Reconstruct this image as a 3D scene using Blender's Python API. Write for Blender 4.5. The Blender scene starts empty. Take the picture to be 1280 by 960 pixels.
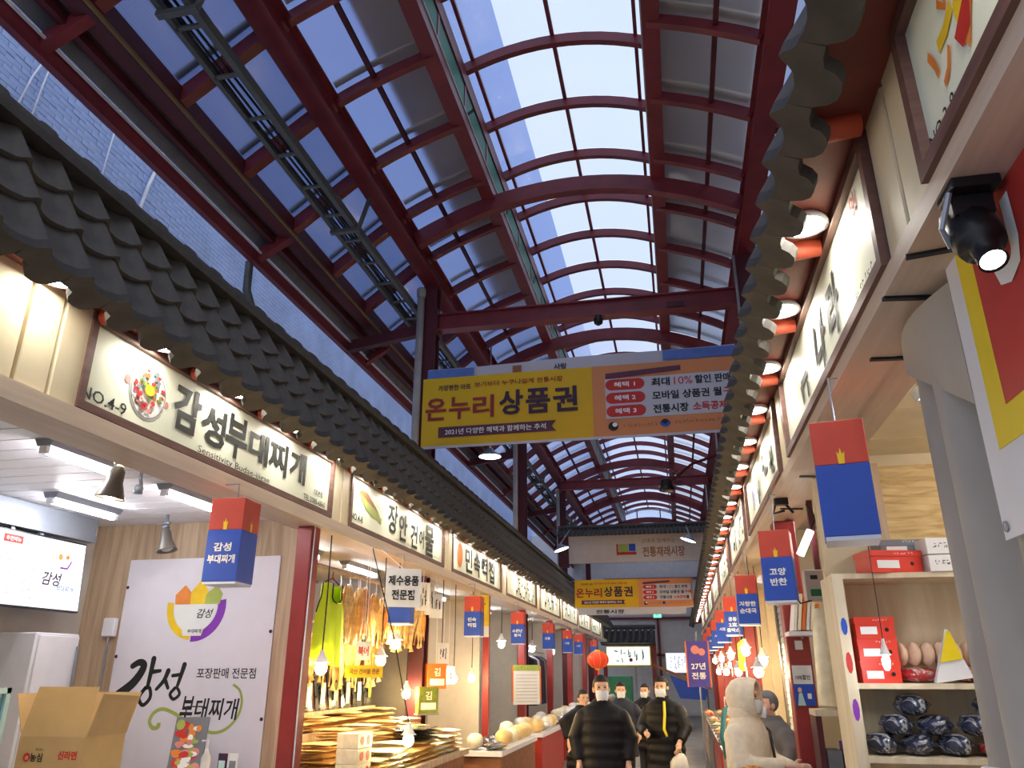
import bpy, bmesh, math, random
from mathutils import Vector, Matrix
random.seed(7)
R = math.radians
SC = bpy.context.scene
COL = SC.collection

# ---------------------------------------------------------------- camera, sky, exposure
cam_d = bpy.data.cameras.new('camera'); cam = bpy.data.objects.new('camera', cam_d); COL.objects.link(cam)
cam_d.sensor_width = 36.0; cam_d.lens = 27.0; cam_d.clip_start = 0.05; cam_d.clip_end = 300
cam.location = (0, 0, 1.75); cam.rotation_euler = (R(90 + 20.556), 0, R(11.683))
SC.camera = cam
SC.view_settings.view_transform = 'Standard'; SC.view_settings.look = 'None'
SC.view_settings.gamma = 1.0; SC.view_settings.use_curve_mapping = False
SC.view_settings.exposure = 0.5
SC.cycles.max_bounces = 8; SC.cycles.diffuse_bounces = 4; SC.cycles.transparent_max_bounces = 16
SC.cycles.sample_clamp_indirect = 6.0
W = bpy.data.worlds.new('overcast_sky'); SC.world = W; W.use_nodes = True
nt = W.node_tree; bg = nt.nodes['Background']
tc = nt.nodes.new('ShaderNodeTexCoord'); nz = nt.nodes.new('ShaderNodeTexNoise'); rp = nt.nodes.new('ShaderNodeValToRGB')
nz.inputs['Scale'].default_value = 2.2; nz.inputs['Detail'].default_value = 4
rp.color_ramp.elements[0].position = 0.3; rp.color_ramp.elements[0].color = (0.76, 0.86, 1.10, 1)
rp.color_ramp.elements[1].position = 0.7; rp.color_ramp.elements[1].color = (0.86, 0.94, 1.14, 1)
nt.links.new(tc.outputs['Generated'], nz.inputs['Vector']); nt.links.new(nz.outputs['Fac'], rp.inputs['Fac'])
nt.links.new(rp.outputs['Color'], bg.inputs['Color']); bg.inputs['Strength'].default_value = 0.80

ORD = ['first', 'second', 'third', 'fourth', 'fifth', 'sixth', 'seventh', 'eighth', 'ninth', 'tenth', 'eleventh', 'twelfth', 'thirteenth']
# ---------------------------------------------------------------- materials
def lin(c):
    r = []
    for v in c:
        v = v / 255.0
        r.append(v / 12.92 if v <= 0.04045 else ((v + 0.055) / 1.055) ** 2.4)
    return (r[0], r[1], r[2], 1.0)
MATS = {}
def mat(name, col, rough=0.6, var=0.12, scale=6.0, bump=0.0, metal=0.0, emit=0.0, spec=0.4, stretch=(1, 1, 1), ecol=None, alpha=1.0, sheen=0.0):
    if name in MATS: return MATS[name]
    m = bpy.data.materials.new(name); m.use_nodes = True; n = m.node_tree; b = n.nodes['Principled BSDF']
    c = lin(col)
    t = n.nodes.new('ShaderNodeTexCoord'); mp = n.nodes.new('ShaderNodeMapping'); mp.inputs['Scale'].default_value = stretch
    nn = n.nodes.new('ShaderNodeTexNoise'); nn.inputs['Scale'].default_value = scale; nn.inputs['Detail'].default_value = 3
    r = n.nodes.new('ShaderNodeValToRGB')
    r.color_ramp.elements[0].position = 0.3; r.color_ramp.elements[1].position = 0.7
    r.color_ramp.elements[0].color = (c[0] * (1 - var), c[1] * (1 - var), c[2] * (1 - var), 1)
    r.color_ramp.elements[1].color = (min(1, c[0] * (1 + var)), min(1, c[1] * (1 + var)), min(1, c[2] * (1 + var)), 1)
    n.links.new(t.outputs['Object'], mp.inputs['Vector']); n.links.new(mp.outputs['Vector'], nn.inputs['Vector'])
    n.links.new(nn.outputs['Fac'], r.inputs['Fac']); n.links.new(r.outputs['Color'], b.inputs['Base Color'])
    b.inputs['Roughness'].default_value = rough; b.inputs['Metallic'].default_value = metal
    b.inputs['Specular IOR Level'].default_value = spec; b.inputs['Alpha'].default_value = alpha
    if sheen: b.inputs['Sheen Weight'].default_value = sheen
    if bump:
        bp = n.nodes.new('ShaderNodeBump'); bp.inputs['Strength'].default_value = bump; bp.inputs['Distance'].default_value = 0.02
        n.links.new(nn.outputs['Fac'], bp.inputs['Height']); n.links.new(bp.outputs['Normal'], b.inputs['Normal'])
    if emit:
        b.inputs['Emission Color'].default_value = lin(ecol or col); b.inputs['Emission Strength'].default_value = emit
    m.diffuse_color = c
    MATS[name] = m
    return m
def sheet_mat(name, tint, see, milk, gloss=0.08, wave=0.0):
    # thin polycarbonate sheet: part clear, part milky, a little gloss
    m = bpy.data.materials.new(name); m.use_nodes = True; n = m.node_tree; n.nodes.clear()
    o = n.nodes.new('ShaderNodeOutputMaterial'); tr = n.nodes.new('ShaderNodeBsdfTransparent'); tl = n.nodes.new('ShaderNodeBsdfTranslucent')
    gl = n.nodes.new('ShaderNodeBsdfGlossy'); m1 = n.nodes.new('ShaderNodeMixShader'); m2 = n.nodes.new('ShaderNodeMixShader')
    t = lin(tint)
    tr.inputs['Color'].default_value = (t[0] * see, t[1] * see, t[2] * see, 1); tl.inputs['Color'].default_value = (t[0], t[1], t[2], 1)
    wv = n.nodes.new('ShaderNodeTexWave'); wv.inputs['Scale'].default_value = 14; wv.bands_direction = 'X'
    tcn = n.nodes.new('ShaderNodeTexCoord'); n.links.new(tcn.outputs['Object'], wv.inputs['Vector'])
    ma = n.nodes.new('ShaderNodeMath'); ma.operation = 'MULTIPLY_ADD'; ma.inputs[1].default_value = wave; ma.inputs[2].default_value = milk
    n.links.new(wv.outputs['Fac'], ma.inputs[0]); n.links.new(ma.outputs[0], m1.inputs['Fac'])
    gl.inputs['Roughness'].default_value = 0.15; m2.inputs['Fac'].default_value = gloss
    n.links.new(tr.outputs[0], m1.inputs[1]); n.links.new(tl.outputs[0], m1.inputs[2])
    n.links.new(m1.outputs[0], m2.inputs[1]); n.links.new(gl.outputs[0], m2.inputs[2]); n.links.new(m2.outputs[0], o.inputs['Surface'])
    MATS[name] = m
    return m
def wood_mat(name, c1, c2, scale=3.0, stretch=(8, 8, 0.6), rough=0.6):
    m = bpy.data.materials.new(name); m.use_nodes = True; n = m.node_tree; b = n.nodes['Principled BSDF']
    t = n.nodes.new('ShaderNodeTexCoord'); mp = n.nodes.new('ShaderNodeMapping'); mp.inputs['Scale'].default_value = stretch
    nn = n.nodes.new('ShaderNodeTexNoise'); nn.inputs['Scale'].default_value = scale; nn.inputs['Detail'].default_value = 5; nn.inputs['Distortion'].default_value = 0.8
    r = n.nodes.new('ShaderNodeValToRGB'); r.color_ramp.elements[0].position = 0.35; r.color_ramp.elements[1].position = 0.65
    r.color_ramp.elements[0].color = lin(c1); r.color_ramp.elements[1].color = lin(c2)
    n.links.new(t.outputs['Object'], mp.inputs['Vector']); n.links.new(mp.outputs['Vector'], nn.inputs['Vector'])
    n.links.new(nn.outputs['Fac'], r.inputs['Fac']); n.links.new(r.outputs['Color'], b.inputs['Base Color']); b.inputs['Roughness'].default_value = rough
    MATS[name] = m
    return m
def glow(name, col, s):
    if name in MATS: return MATS[name]
    m = bpy.data.materials.new(name); m.use_nodes = True; n = m.node_tree; n.nodes.clear()
    o = n.nodes.new('ShaderNodeOutputMaterial'); e = n.nodes.new('ShaderNodeEmission'); e.inputs['Color'].default_value = lin(col); e.inputs['Strength'].default_value = s
    n.links.new(e.outputs[0], o.inputs['Surface']); MATS[name] = m
    return m
def M(n): return MATS[n]

# ---------------------------------------------------------------- mesh builder
class MB:
    def __init__(s): s.v = []; s.f = []
    def add(s, vs, fs):
        o = len(s.v); s.v += [tuple(p) for p in vs]; s.f += [tuple(i + o for i in f) for f in fs]; return s
    def box(s, x0, x1, y0, y1, z0, z1):
        return s.add([(x0, y0, z0), (x1, y0, z0), (x1, y1, z0), (x0, y1, z0), (x0, y0, z1), (x1, y0, z1), (x1, y1, z1), (x0, y1, z1)],
                     [(0, 3, 2, 1), (4, 5, 6, 7), (0, 1, 5, 4), (1, 2, 6, 5), (2, 3, 7, 6), (3, 0, 4, 7)])
    def beam(s, a, b, w, h, up=(0, 0, 1)):
        a = Vector(a); b = Vector(b); d = (b - a).normalized(); u = Vector(up)
        if abs(d.dot(u)) > 0.99: u = Vector((0, 1, 0))
        r = d.cross(u).normalized() * w / 2; t = r.cross(d).normalized() * h / 2
        vs = [a - r - t, a + r - t, a + r + t, a - r + t, b - r - t, b + r - t, b + r + t, b - r + t]
        return s.add(vs, [(3, 2, 1, 0), (4, 5, 6, 7), (0, 1, 5, 4), (1, 2, 6, 5), (2, 3, 7, 6), (3, 0, 4, 7)])
    def sweep(s, pts, w, h, side=(0, 1, 0)):
        pts = [Vector(p) for p in pts]; sd = Vector(side) * w / 2; o = len(s.v); n = len(pts)
        for i, p in enumerate(pts):
            d = (pts[min(i + 1, n - 1)] - pts[max(i - 1, 0)]).normalized(); t = Vector(side).cross(d).normalized() * h / 2
            s.v += [tuple(p - sd - t), tuple(p + sd - t), tuple(p + sd + t), tuple(p - sd + t)]
        for i in range(n - 1):
            a = o + 4 * i
            for k in range(4): s.f.append((a + k, a + (k + 1) % 4, a + 4 + (k + 1) % 4, a + 4 + k))
        s.f += [(o + 3, o + 2, o + 1, o), (o + 4 * n - 4, o + 4 * n - 3, o + 4 * n - 2, o + 4 * n - 1)]
        return s
    def tube(s, pts, r, n=8, cap=True, rr=None):
        pts = [Vector(p) for p in pts]; o = len(s.v); m = len(pts); u = None
        for i, p in enumerate(pts):
            d = (pts[min(i + 1, m - 1)] - pts[max(i - 1, 0)]).normalized()
            if u is None:
                u = Vector((0, 0, 1)) if abs(d.z) < 0.9 else Vector((1, 0, 0))
            a = d.cross(u).normalized(); u = a.cross(d).normalized(); q = rr[i] if rr else r
            for k in range(n):
                th = 2 * math.pi * k / n; s.v.append(tuple(p + (a * math.cos(th) + u * math.sin(th)) * q))
        for i in range(m - 1):
            for k in range(n):
                s.f.append((o + i * n + k, o + i * n + (k + 1) % n, o + (i + 1) * n + (k + 1) % n, o + (i + 1) * n + k))
        if cap:
            s.f.append(tuple(o + k for k in range(n))[::-1]); s.f.append(tuple(o + (m - 1) * n + k for k in range(n)))
        return s
    def lathe(s, prof, n=16, c=(0, 0, 0), axis='z', cap=True):
        o = len(s.v); m = len(prof)
        for r, z in prof:
            for k in range(n):
                th = 2 * math.pi * k / n; x = r * math.cos(th); y = r * math.sin(th)
                p = (x, y, z) if axis == 'z' else ((x, z, y) if axis == 'y' else (z, x, y))
                s.v.append((p[0] + c[0], p[1] + c[1], p[2] + c[2]))
        for i in range(m - 1):
            for k in range(n): s.f.append((o + i * n + k, o + i * n + (k + 1) % n, o + (i + 1) * n + (k + 1) % n, o + (i + 1) * n + k))
        if cap: s.f.append(tuple(o + k for k in range(n))[::-1]); s.f.append(tuple(o + (m - 1) * n + k for k in range(n)))
        return s
    def prism(s, out, y0, y1):
        # outline in x,z extruded along y
        n = len(out); o = len(s.v)
        s.v += [(x, y0, z) for x, z in out] + [(x, y1, z) for x, z in out]
        s.f.append(tuple(o + k for k in range(n))); s.f.append(tuple(o + n + k for k in range(n))[::-1])
        for k in range(n): s.f.append((o + k, o + n + k, o + n + (k + 1) % n, o + (k + 1) % n))
        return s
    def flat(s, out, y=0.0):
        o = len(s.v); s.v += [(x, y, z) for x, z in out]; s.f.append(tuple(o + k for k in range(len(out)))); return s
    def rect(s, x0, x1, z0, z1, y=0.0): return s.flat([(x0, z0), (x1, z0), (x1, z1), (x0, z1)], y)
    def disc(s, x, z, rx, rz=None, y=0.0, n=20):
        rz = rz or rx; return s.flat([(x + rx * math.cos(2 * math.pi * k / n), z + rz * math.sin(2 * math.pi * k / n)) for k in range(n)], y)
    def ribbon(s, pts, w, y=0.0, w1=None):
        # flat brush stroke in the x,z plane
        n = len(pts); o = len(s.v)
        for i, (x, z) in enumerate(pts):
            a = pts[max(i - 1, 0)]; b = pts[min(i + 1, n - 1)]; dx, dz = b[0] - a[0], b[1] - a[1]; l = math.hypot(dx, dz) or 1
            ww = (w if w1 is None else w + (w1 - w) * i / (n - 1)) / 2
            s.v += [(x + dz / l * ww, y, z - dx / l * ww), (x - dz / l * ww, y, z + dx / l * ww)]
        for i in range(n - 1): s.f.append((o + 2 * i, o + 2 * i + 2, o + 2 * i + 3, o + 2 * i + 1))
        return s
    def grid(s, nu, nv, fn):
        o = len(s.v)
        for i in range(nu + 1):
            for j in range(nv + 1): s.v.append(tuple(fn(i / nu, j / nv)))
        for i in range(nu):
            for j in range(nv):
                a = o + i * (nv + 1) + j; s.f.append((a, a + nv + 1, a + nv + 2, a + 1))
        return s
    def ball(s, c, rx, ry=None, rz=None, n=10, m=7):
        ry = ry or rx; rz = rz or rx; o = len(s.v)
        for i in range(m + 1):
            ph = math.pi * i / m
            for k in range(n):
                th = 2 * math.pi * k / n
                s.v.append((c[0] + rx * math.sin(ph) * math.cos(th), c[1] + ry * math.sin(ph) * math.sin(th), c[2] - rz * math.cos(ph)))
        for i in range(m):
            for k in range(n): s.f.append((o + i * n + k, o + i * n + (k + 1) % n, o + (i + 1) * n + (k + 1) % n, o + (i + 1) * n + k))
        return s
    def move(s, dx=0, dy=0, dz=0): s.v = [(a + dx, b + dy, c + dz) for a, b, c in s.v]; return s
    def rot(s, ang, axis='Z', about=(0, 0, 0)):
        mt = Matrix.Rotation(ang, 3, axis); q = Vector(about); s.v = [tuple(mt @ (Vector(p) - q) + q) for p in s.v]; return s
    def mesh(s, name, m, smooth=False, bevel=0.0, weld=False):
        me = bpy.data.meshes.new(name); me.from_pydata(s.v, [], s.f)
        if bevel or weld:
            bm = bmesh.new(); bm.from_mesh(me)
            if weld: bmesh.ops.remove_doubles(bm, verts=bm.verts, dist=0.0005)
            if bevel: bmesh.ops.bevel(bm, geom=list(bm.edges), offset=bevel, segments=1, affect='EDGES')
            bm.to_mesh(me); bm.free()
        if m is not None: me.materials.append(M(m) if isinstance(m, str) else m)
        if smooth: me.shade_smooth()
        me.update()
        return me
    def build(s, name, m, parent=None, smooth=False, bevel=0.0, loc=None, rot=None, weld=False):
        return put(name, s.mesh(name, m, smooth, bevel, weld), parent, loc, rot)
def put(name, me, parent=None, loc=None, rot=None):
    o = bpy.data.objects.new(name, me); COL.objects.link(o)
    if parent is not None: o.parent = parent
    if loc is not None: o.location = loc
    if rot is not None: o.rotation_euler = rot
    return o
def tag(o, label=None, cat=None, group=None, kind=None):
    if label: o['label'] = label
    if cat: o['category'] = cat
    if group: o['group'] = group
    if kind: o['kind'] = kind
    return o
def thing(name, label, cat, loc=(0, 0, 0), rz=0.0, group=None, rot=None):
    o = bpy.data.objects.new(name, None); COL.objects.link(o); o.empty_display_size = 0.1
    o.location = loc; o.rotation_euler = rot if rot else (0, 0, rz)
    return tag(o, label, cat, group)
def struct(name, label, cat='structure'):
    o = bpy.data.objects.new(name, None); COL.objects.link(o); o['kind'] = 'structure'
    if label: o['label'] = label; o['category'] = cat
    return o
def dup(root, loc, rz=None, label=None, group=None):
    r = root.copy(); COL.objects.link(r); r.location = loc
    if rz is not None: r.rotation_euler = (0, 0, rz)
    if label: r['label'] = label
    if group: r['group'] = group
    for ch in root.children:
        c = ch.copy(); COL.objects.link(c); c.parent = r
        for g in ch.children:
            d = g.copy(); COL.objects.link(d); d.parent = c
    return r

# ---------------------------------------------------------------- lettering
_TX = {}
TMP = bpy.data.scenes.new('bake')                # small side scene so that evaluating one object stays quick
def bake(o):
    TMP.collection.objects.link(o); vl = TMP.view_layers[0]; vl.update(); dg = vl.depsgraph; dg.update()
    me = bpy.data.meshes.new_from_object(o.evaluated_get(dg), depsgraph=dg); TMP.collection.objects.unlink(o)
    return me
def glyphs(body, bold):
    k = (body, bold)
    if k not in _TX:
        c = bpy.data.curves.new('t', 'FONT'); c.body = body; c.size = 1; c.resolution_u = 2; c.offset = bold
        o = bpy.data.objects.new('t', c); me = bake(o)
        vs = [(v.co.x, v.co.y) for v in me.vertices]; fs = [tuple(p.vertices) for p in me.polygons]
        bpy.data.objects.remove(o); bpy.data.meshes.remove(me); bpy.data.curves.remove(c)
        x0 = min(v[0] for v in vs); x1 = max(v[0] for v in vs); y0 = min(v[1] for v in vs); y1 = max(v[1] for v in vs)
        _TX[k] = (vs, fs, x0, x1, y0, y1)
    return _TX[k]
def txt(mb, body, x, z, h, w=None, y=-0.006, align='C', bold=0.012, shear=0.0, tilt=0.0):
    # body printed in the local x,z plane facing -y, bounding box height h (and width w)
    vs, fs, x0, x1, y0, y1 = glyphs(body, bold)
    sy = h / (y1 - y0); sx = (w / (x1 - x0)) if w else sy
    ww = (x1 - x0) * sx; ox = {'C': -ww / 2, 'L': 0, 'R': -ww}[align]
    ct, st = math.cos(tilt), math.sin(tilt); out = []
    for a, b in vs:
        p = (a - x0) * sx + ox; q = (b - (y0 + y1) / 2) * sy; p += q * shear
        out.append((x + p * ct - q * st, y, z + p * st + q * ct))
    mb.add(out, fs); return mb
def scrawl(mb, x, z, w, h, n, rnd, y=-0.006, t=None):
    # brush marks too small to read
    t = t or h * 0.13; cw = w / n
    for i in range(n):
        cx = x - w / 2 + cw * (i + 0.5)
        for k in range(rnd.randint(3, 4)):
            px = cx + rnd.uniform(-0.34, 0.2) * cw; pz = z + rnd.uniform(-0.42, 0.4) * h
            if rnd.random() < 0.5: mb.ribbon([(px, pz), (px + cw * rnd.uniform(0.25, 0.45), pz + h * rnd.uniform(-0.06, 0.06))], t, y)
            else: mb.ribbon([(px, min(pz + h * 0.25, z + h / 2)), (px + cw * rnd.uniform(-0.1, 0.1), max(pz - h * 0.2, z - h / 2))], t, y)
    return mb
def curve2(pts, n=5):
    # smooth run through the given points
    out = []; m = len(pts)
    for i in range(m - 1):
        p0, p1, p2, p3 = pts[max(i - 1, 0)], pts[i], pts[i + 1], pts[min(i + 2, m - 1)]
        for k in range(n):
            t = k / n; out.append(tuple(0.5 * ((2 * b) + (c - a) * t + (2 * a - 5 * b + 4 * c - d) * t * t + (3 * b - a - 3 * c + d) * t ** 3) for a, b, c, d in zip(p0, p1, p2, p3)))
    return out + [pts[-1]]
def brush(mb, pts, w0, w1, y=-0.006, n=6):
    # brush stroke with round ends
    c = curve2(pts, n) if len(pts) > 2 else pts; mb.ribbon(c, w0, y, w1); mb.disc(c[0][0], c[0][1], w0 / 2, y=y - 0.0004, n=12); mb.disc(c[-1][0], c[-1][1], w1 / 2, y=y - 0.0004, n=12); return mb
def ink(mb, parent, name='lettering', m='ink', kind='stuff'):
    o = mb.build(name, m, parent); o['kind'] = kind; return o
# ---------------------------------------------------------------- palette
mat('steel', (122, 44, 52), rough=0.42, var=0.18, scale=3, spec=0.5)
mat('steel_dark', (84, 32, 40), rough=0.5, var=0.2, scale=3)
mat('alu', (222, 194, 146), rough=0.4, var=0.08)
mat('tray_grey', (92, 94, 90), rough=0.45, var=0.12, metal=0.2)
mat('cable', (24, 24, 28), rough=0.5)
mat('green_flash', (24, 118, 92), rough=0.5)
mat('eave_grey', (236, 208, 170), rough=0.7, var=0.08)
mat('yellow_edge', (128, 100, 60), rough=0.6)
mat('pale_pipe', (176, 170, 164), rough=0.45)
mat('roof_tile', (92, 86, 79), rough=0.62, var=0.2, scale=9, bump=0.15)
mat('ridge_tile', (72, 68, 64), rough=0.7, var=0.2, scale=9, bump=0.2)
mat('soffit', (124, 58, 48), rough=0.55, var=0.1)
mat('rafter_red', (196, 84, 62), rough=0.45, var=0.12, scale=5)
mat('cream_panel', (226, 212, 178), rough=0.55, var=0.05)
mat('taupe', (214, 194, 174), rough=0.5, var=0.07, stretch=(6, 0.4, 6))
mat('sign_face', (243, 247, 224), rough=0.5, var=0.025, scale=2)
mat('sign_frame', (112, 80, 72), rough=0.5, var=0.25, scale=4, stretch=(1, 1, 8))
mat('ink', (34, 36, 32), rough=0.6, var=0.1)
mat('ink_red', (196, 50, 44), rough=0.6); mat('ink_white', (244, 244, 240), rough=0.6, var=0.02)
mat('ink_yellow', (246, 202, 40), rough=0.6); mat('ink_orange', (232, 138, 60), rough=0.6); mat('ink_green', (122, 158, 62), rough=0.6)
mat('ink_purple', (140, 60, 180), rough=0.6); mat('ink_maroon', (150, 46, 44), rough=0.6); mat('ink_plum', (62, 36, 62), rough=0.6); mat('ink_blue', (44, 84, 190), rough=0.6)
mat('ink_brown', (150, 96, 58), rough=0.6); mat('ink_pink', (222, 140, 130), rough=0.6); mat('ink_grey', (120, 124, 130), rough=0.6); mat('ink_olive', (168, 180, 90), rough=0.6)
mat('post_red', (150, 50, 48), rough=0.4, var=0.1)
mat('brick_blue', (166, 184, 224), rough=0.8, var=0.14, scale=1.6)
mat('white_wire', (236, 236, 240), rough=0.4)
mat('concrete', (124, 118, 112), rough=0.7, var=0.15, scale=2)
mat('far_wall', (226, 222, 216), rough=0.7, var=0.05)
mat('plaster', (196, 190, 182), rough=0.8, var=0.05)
glow('led', (255, 249, 238), 50.0)
glow('lamp_soft', (255, 250, 240), 9.0)
sheet_mat('clear_sheet', (236, 243, 252), 0.96, 0.10, 0.05, 0.03)
sheet_mat('outer_sheet', (172, 184, 212), 0.66, 0.24, 0.05, 0.04)

def frost(name, tint, rough, milk):
    m = bpy.data.materials.new(name); m.use_nodes = True; n = m.node_tree; n.nodes.clear()
    o = n.nodes.new('ShaderNodeOutputMaterial'); rf = n.nodes.new('ShaderNodeBsdfRefraction'); tl = n.nodes.new('ShaderNodeBsdfTranslucent'); gl = n.nodes.new('ShaderNodeBsdfGlossy')
    rf.inputs['IOR'].default_value = 1.1; rf.inputs['Roughness'].default_value = rough; rf.inputs['Color'].default_value = lin(tint); tl.inputs['Color'].default_value = lin(tint)
    wv = n.nodes.new('ShaderNodeTexWave'); wv.inputs['Scale'].default_value = 14; wv.bands_direction = 'X'
    tcn = n.nodes.new('ShaderNodeTexCoord'); n.links.new(tcn.outputs['Object'], wv.inputs['Vector'])
    ma = n.nodes.new('ShaderNodeMath'); ma.operation = 'MULTIPLY_ADD'; ma.inputs[1].default_value = 0.06; ma.inputs[2].default_value = milk; n.links.new(wv.outputs['Fac'], ma.inputs[0])
    m1 = n.nodes.new('ShaderNodeMixShader'); m2 = n.nodes.new('ShaderNodeMixShader'); n.links.new(ma.outputs[0], m1.inputs['Fac']); m2.inputs['Fac'].default_value = 0.08; gl.inputs['Roughness'].default_value = 0.12
    n.links.new(rf.outputs[0], m1.inputs[1]); n.links.new(tl.outputs[0], m1.inputs[2]); n.links.new(m1.outputs[0], m2.inputs[1]); n.links.new(gl.outputs[0], m2.inputs[2]); n.links.new(m2.outputs[0], o.inputs['Surface'])
    MATS[name] = m
frost('side_sheet', (214, 222, 238), 0.42, 0.14)
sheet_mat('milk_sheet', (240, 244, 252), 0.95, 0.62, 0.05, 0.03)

# ---------------------------------------------------------------- ground and outer walls
fl = MB().box(-8, 6, -4, 40, -0.1, 0).build('floor', 'concrete'); tag(fl, kind='structure')
# the pale blue brick building that rises behind the left row of shops
wl = struct('wall_left', None)
MB().box(-7.2, -6.54, -6, 90, 3.3, 7.30).box(-7.2, -6.54, -6, 90, 8.66, 31.3).box(-7.2, -6.58, -6, 90, 7.30, 8.66).build('brick_backing', None, wl)
def brickwall_mat():
    m = bpy.data.materials.new('brick_wall'); m.use_nodes = True; n = m.node_tree; b = n.nodes['Principled BSDF']
    t = n.nodes.new('ShaderNodeTexCoord'); mp = n.nodes.new('ShaderNodeMapping'); mp.inputs['Rotation'].default_value = (R(90), 0, R(90))
    bt = n.nodes.new('ShaderNodeTexBrick'); bt.inputs['Color1'].default_value = lin((166, 184, 224)); bt.inputs['Color2'].default_value = lin((152, 172, 218)); bt.inputs['Mortar'].default_value = lin((112, 134, 186))
    bt.inputs['Scale'].default_value = 1.0; bt.inputs['Brick Width'].default_value = 0.215; bt.inputs['Row Height'].default_value = 0.068; bt.inputs['Mortar Size'].default_value = 0.006
    sx = n.nodes.new('ShaderNodeSeparateXYZ'); cx = n.nodes.new('ShaderNodeCombineXYZ')
    n.links.new(t.outputs['Object'], sx.inputs[0]); n.links.new(sx.outputs['Y'], cx.inputs['X']); n.links.new(sx.outputs['Z'], cx.inputs['Y'])
    n.links.new(cx.outputs[0], bt.inputs['Vector']); n.links.new(bt.outputs['Color'], b.inputs['Base Color']); b.inputs['Roughness'].default_value = 0.85
    bp = n.nodes.new('ShaderNodeBump'); bp.inputs['Strength'].default_value = 0.4; bp.inputs['Distance'].default_value = 0.01; bp.invert = True
    n.links.new(bt.outputs['Fac'], bp.inputs['Height']); n.links.new(bp.outputs['Normal'], b.inputs['Normal'])
    MATS['brick_wall'] = m
brickwall_mat()
wl.children[0].data.materials.append(M('brick_wall'))
bme = MB().box(-0.02, 0.022, -0.104, 0.104, -0.031, 0.031).mesh('brick', 'brick_blue')
rest = MB(); nb = 0
for j in range(110):
    for i in range(20):
        y = 4.2 + j * 0.215 + (0.1075 if i % 2 else 0); z = 7.334 + i * 0.068
        if nb < 300 and 2 <= i < 17: put('brick', bme, wl, (-6.562 + random.uniform(-0.004, 0.004), y, z)); nb += 1
        else: rest.box(-6.58, -6.54, y - 0.104, y + 0.104, z - 0.031, z + 0.031)
o = rest.build('brick_rows', 'brick_blue', wl); o['kind'] = 'stuff'
for n, (y, z0, z1, lean, r) in enumerate([(5.55, 7.3, 8.4, 0.2, 0.011), (5.66, 7.3, 8.4, 0.08, 0.010), (6.75, 7.3, 8.4, 0.06, 0.010), (7.55, 7.2, 8.4, 0.2, 0.024)]):
    mb = MB().tube([(-6.51, y - lean, z0 - 0.3), (-6.5, y - lean * 0.3, (z0 + z1) / 2), (-6.5, y + lean * 0.6, z1 + 0.1)], r, 6)
    tag(mb.build('wall_cable', 'white_wire', None, True), ['thin white cable crossing the blue brick wall beside its twin', 'thin white cable crossing the blue brick wall beside its twin', 'single hair-thin white cable on the blue brick wall', 'thick white conduit slanting across the blue brick wall'][n], 'cable', 'white cables on the brick wall')
tag(MB().box(3.5, 4.0, -6, 44, 0, 8.5).build('wall_right', 'far_wall'), kind='structure')

# ---------------------------------------------------------------- the arcade roof
roof = struct('ceiling', None)
XC = -1.0
def zlow(x): return 7.45 + 0.60 * (1 - ((x - XC) / 2.2) ** 2)
def zmon(x): return 8.74 + 0.26 * (1 - ((x - XC) / 1.16) ** 2)
Y0, PITCHY = 0.52, 1.13
RY = [Y0 + PITCHY * k for k in range(33)]      # rib planes
def arc(x0, x1, f, dz, y, n): return [(x0 + (x1 - x0) * i / n, y, f(x0 + (x1 - x0) * i / n) + dz) for i in range(n + 1)]
def rep(name, me, ys, parent=roof):
    for y in ys: put(name, me, parent, (0, y, 0))
YA, YB = -0.5, 36.7
# main arches, heavier, carried on the side girders
rep('main_arch', MB().sweep(arc(-3.2, 1.2, zlow, -0.06, 0, 20), 0.13, 0.22).mesh('main_arch', 'steel'), [3.85, 8.9, 13.95, 19.0, 24.1, 29.1, 34.1])
for nm, x0, x1 in (('left', -3.2, -2.1), ('right', 0.1, 1.2)):
    rep('side_rib', MB().sweep(arc(x0, x1, zlow, 0.06, 0, 6), 0.08, 0.12).mesh('side_rib', 'steel'), RY)
    rep('cover_strip', MB().sweep(arc(x0, x1, zlow, 0.19, -0.1, 6), 0.07, 0.02).mesh('cover_strip', 'alu'), RY)
rep('monitor_rib', MB().sweep(arc(-2.12, 0.14, zmon, 0, 0, 12), 0.08, 0.13).mesh('monitor_rib', 'steel'), RY)
rep('outer_rafter', MB().beam((-3.25, 0, 7.5), (-4.22, 0, 6.74), 0.11, 0.15).mesh('outer_rafter', 'steel'), RY)
rep('outer_rafter', MB().beam((1.25, 0, 7.5), (2.22, 0, 6.74), 0.11, 0.15).mesh('outer_rafter', 'steel'), RY)
rep('cover_strip', MB().beam((-3.25, -0.12, 7.66), (-4.2, -0.12, 6.91), 0.07, 0.02).mesh('cover_strip', 'alu'), RY)
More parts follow.
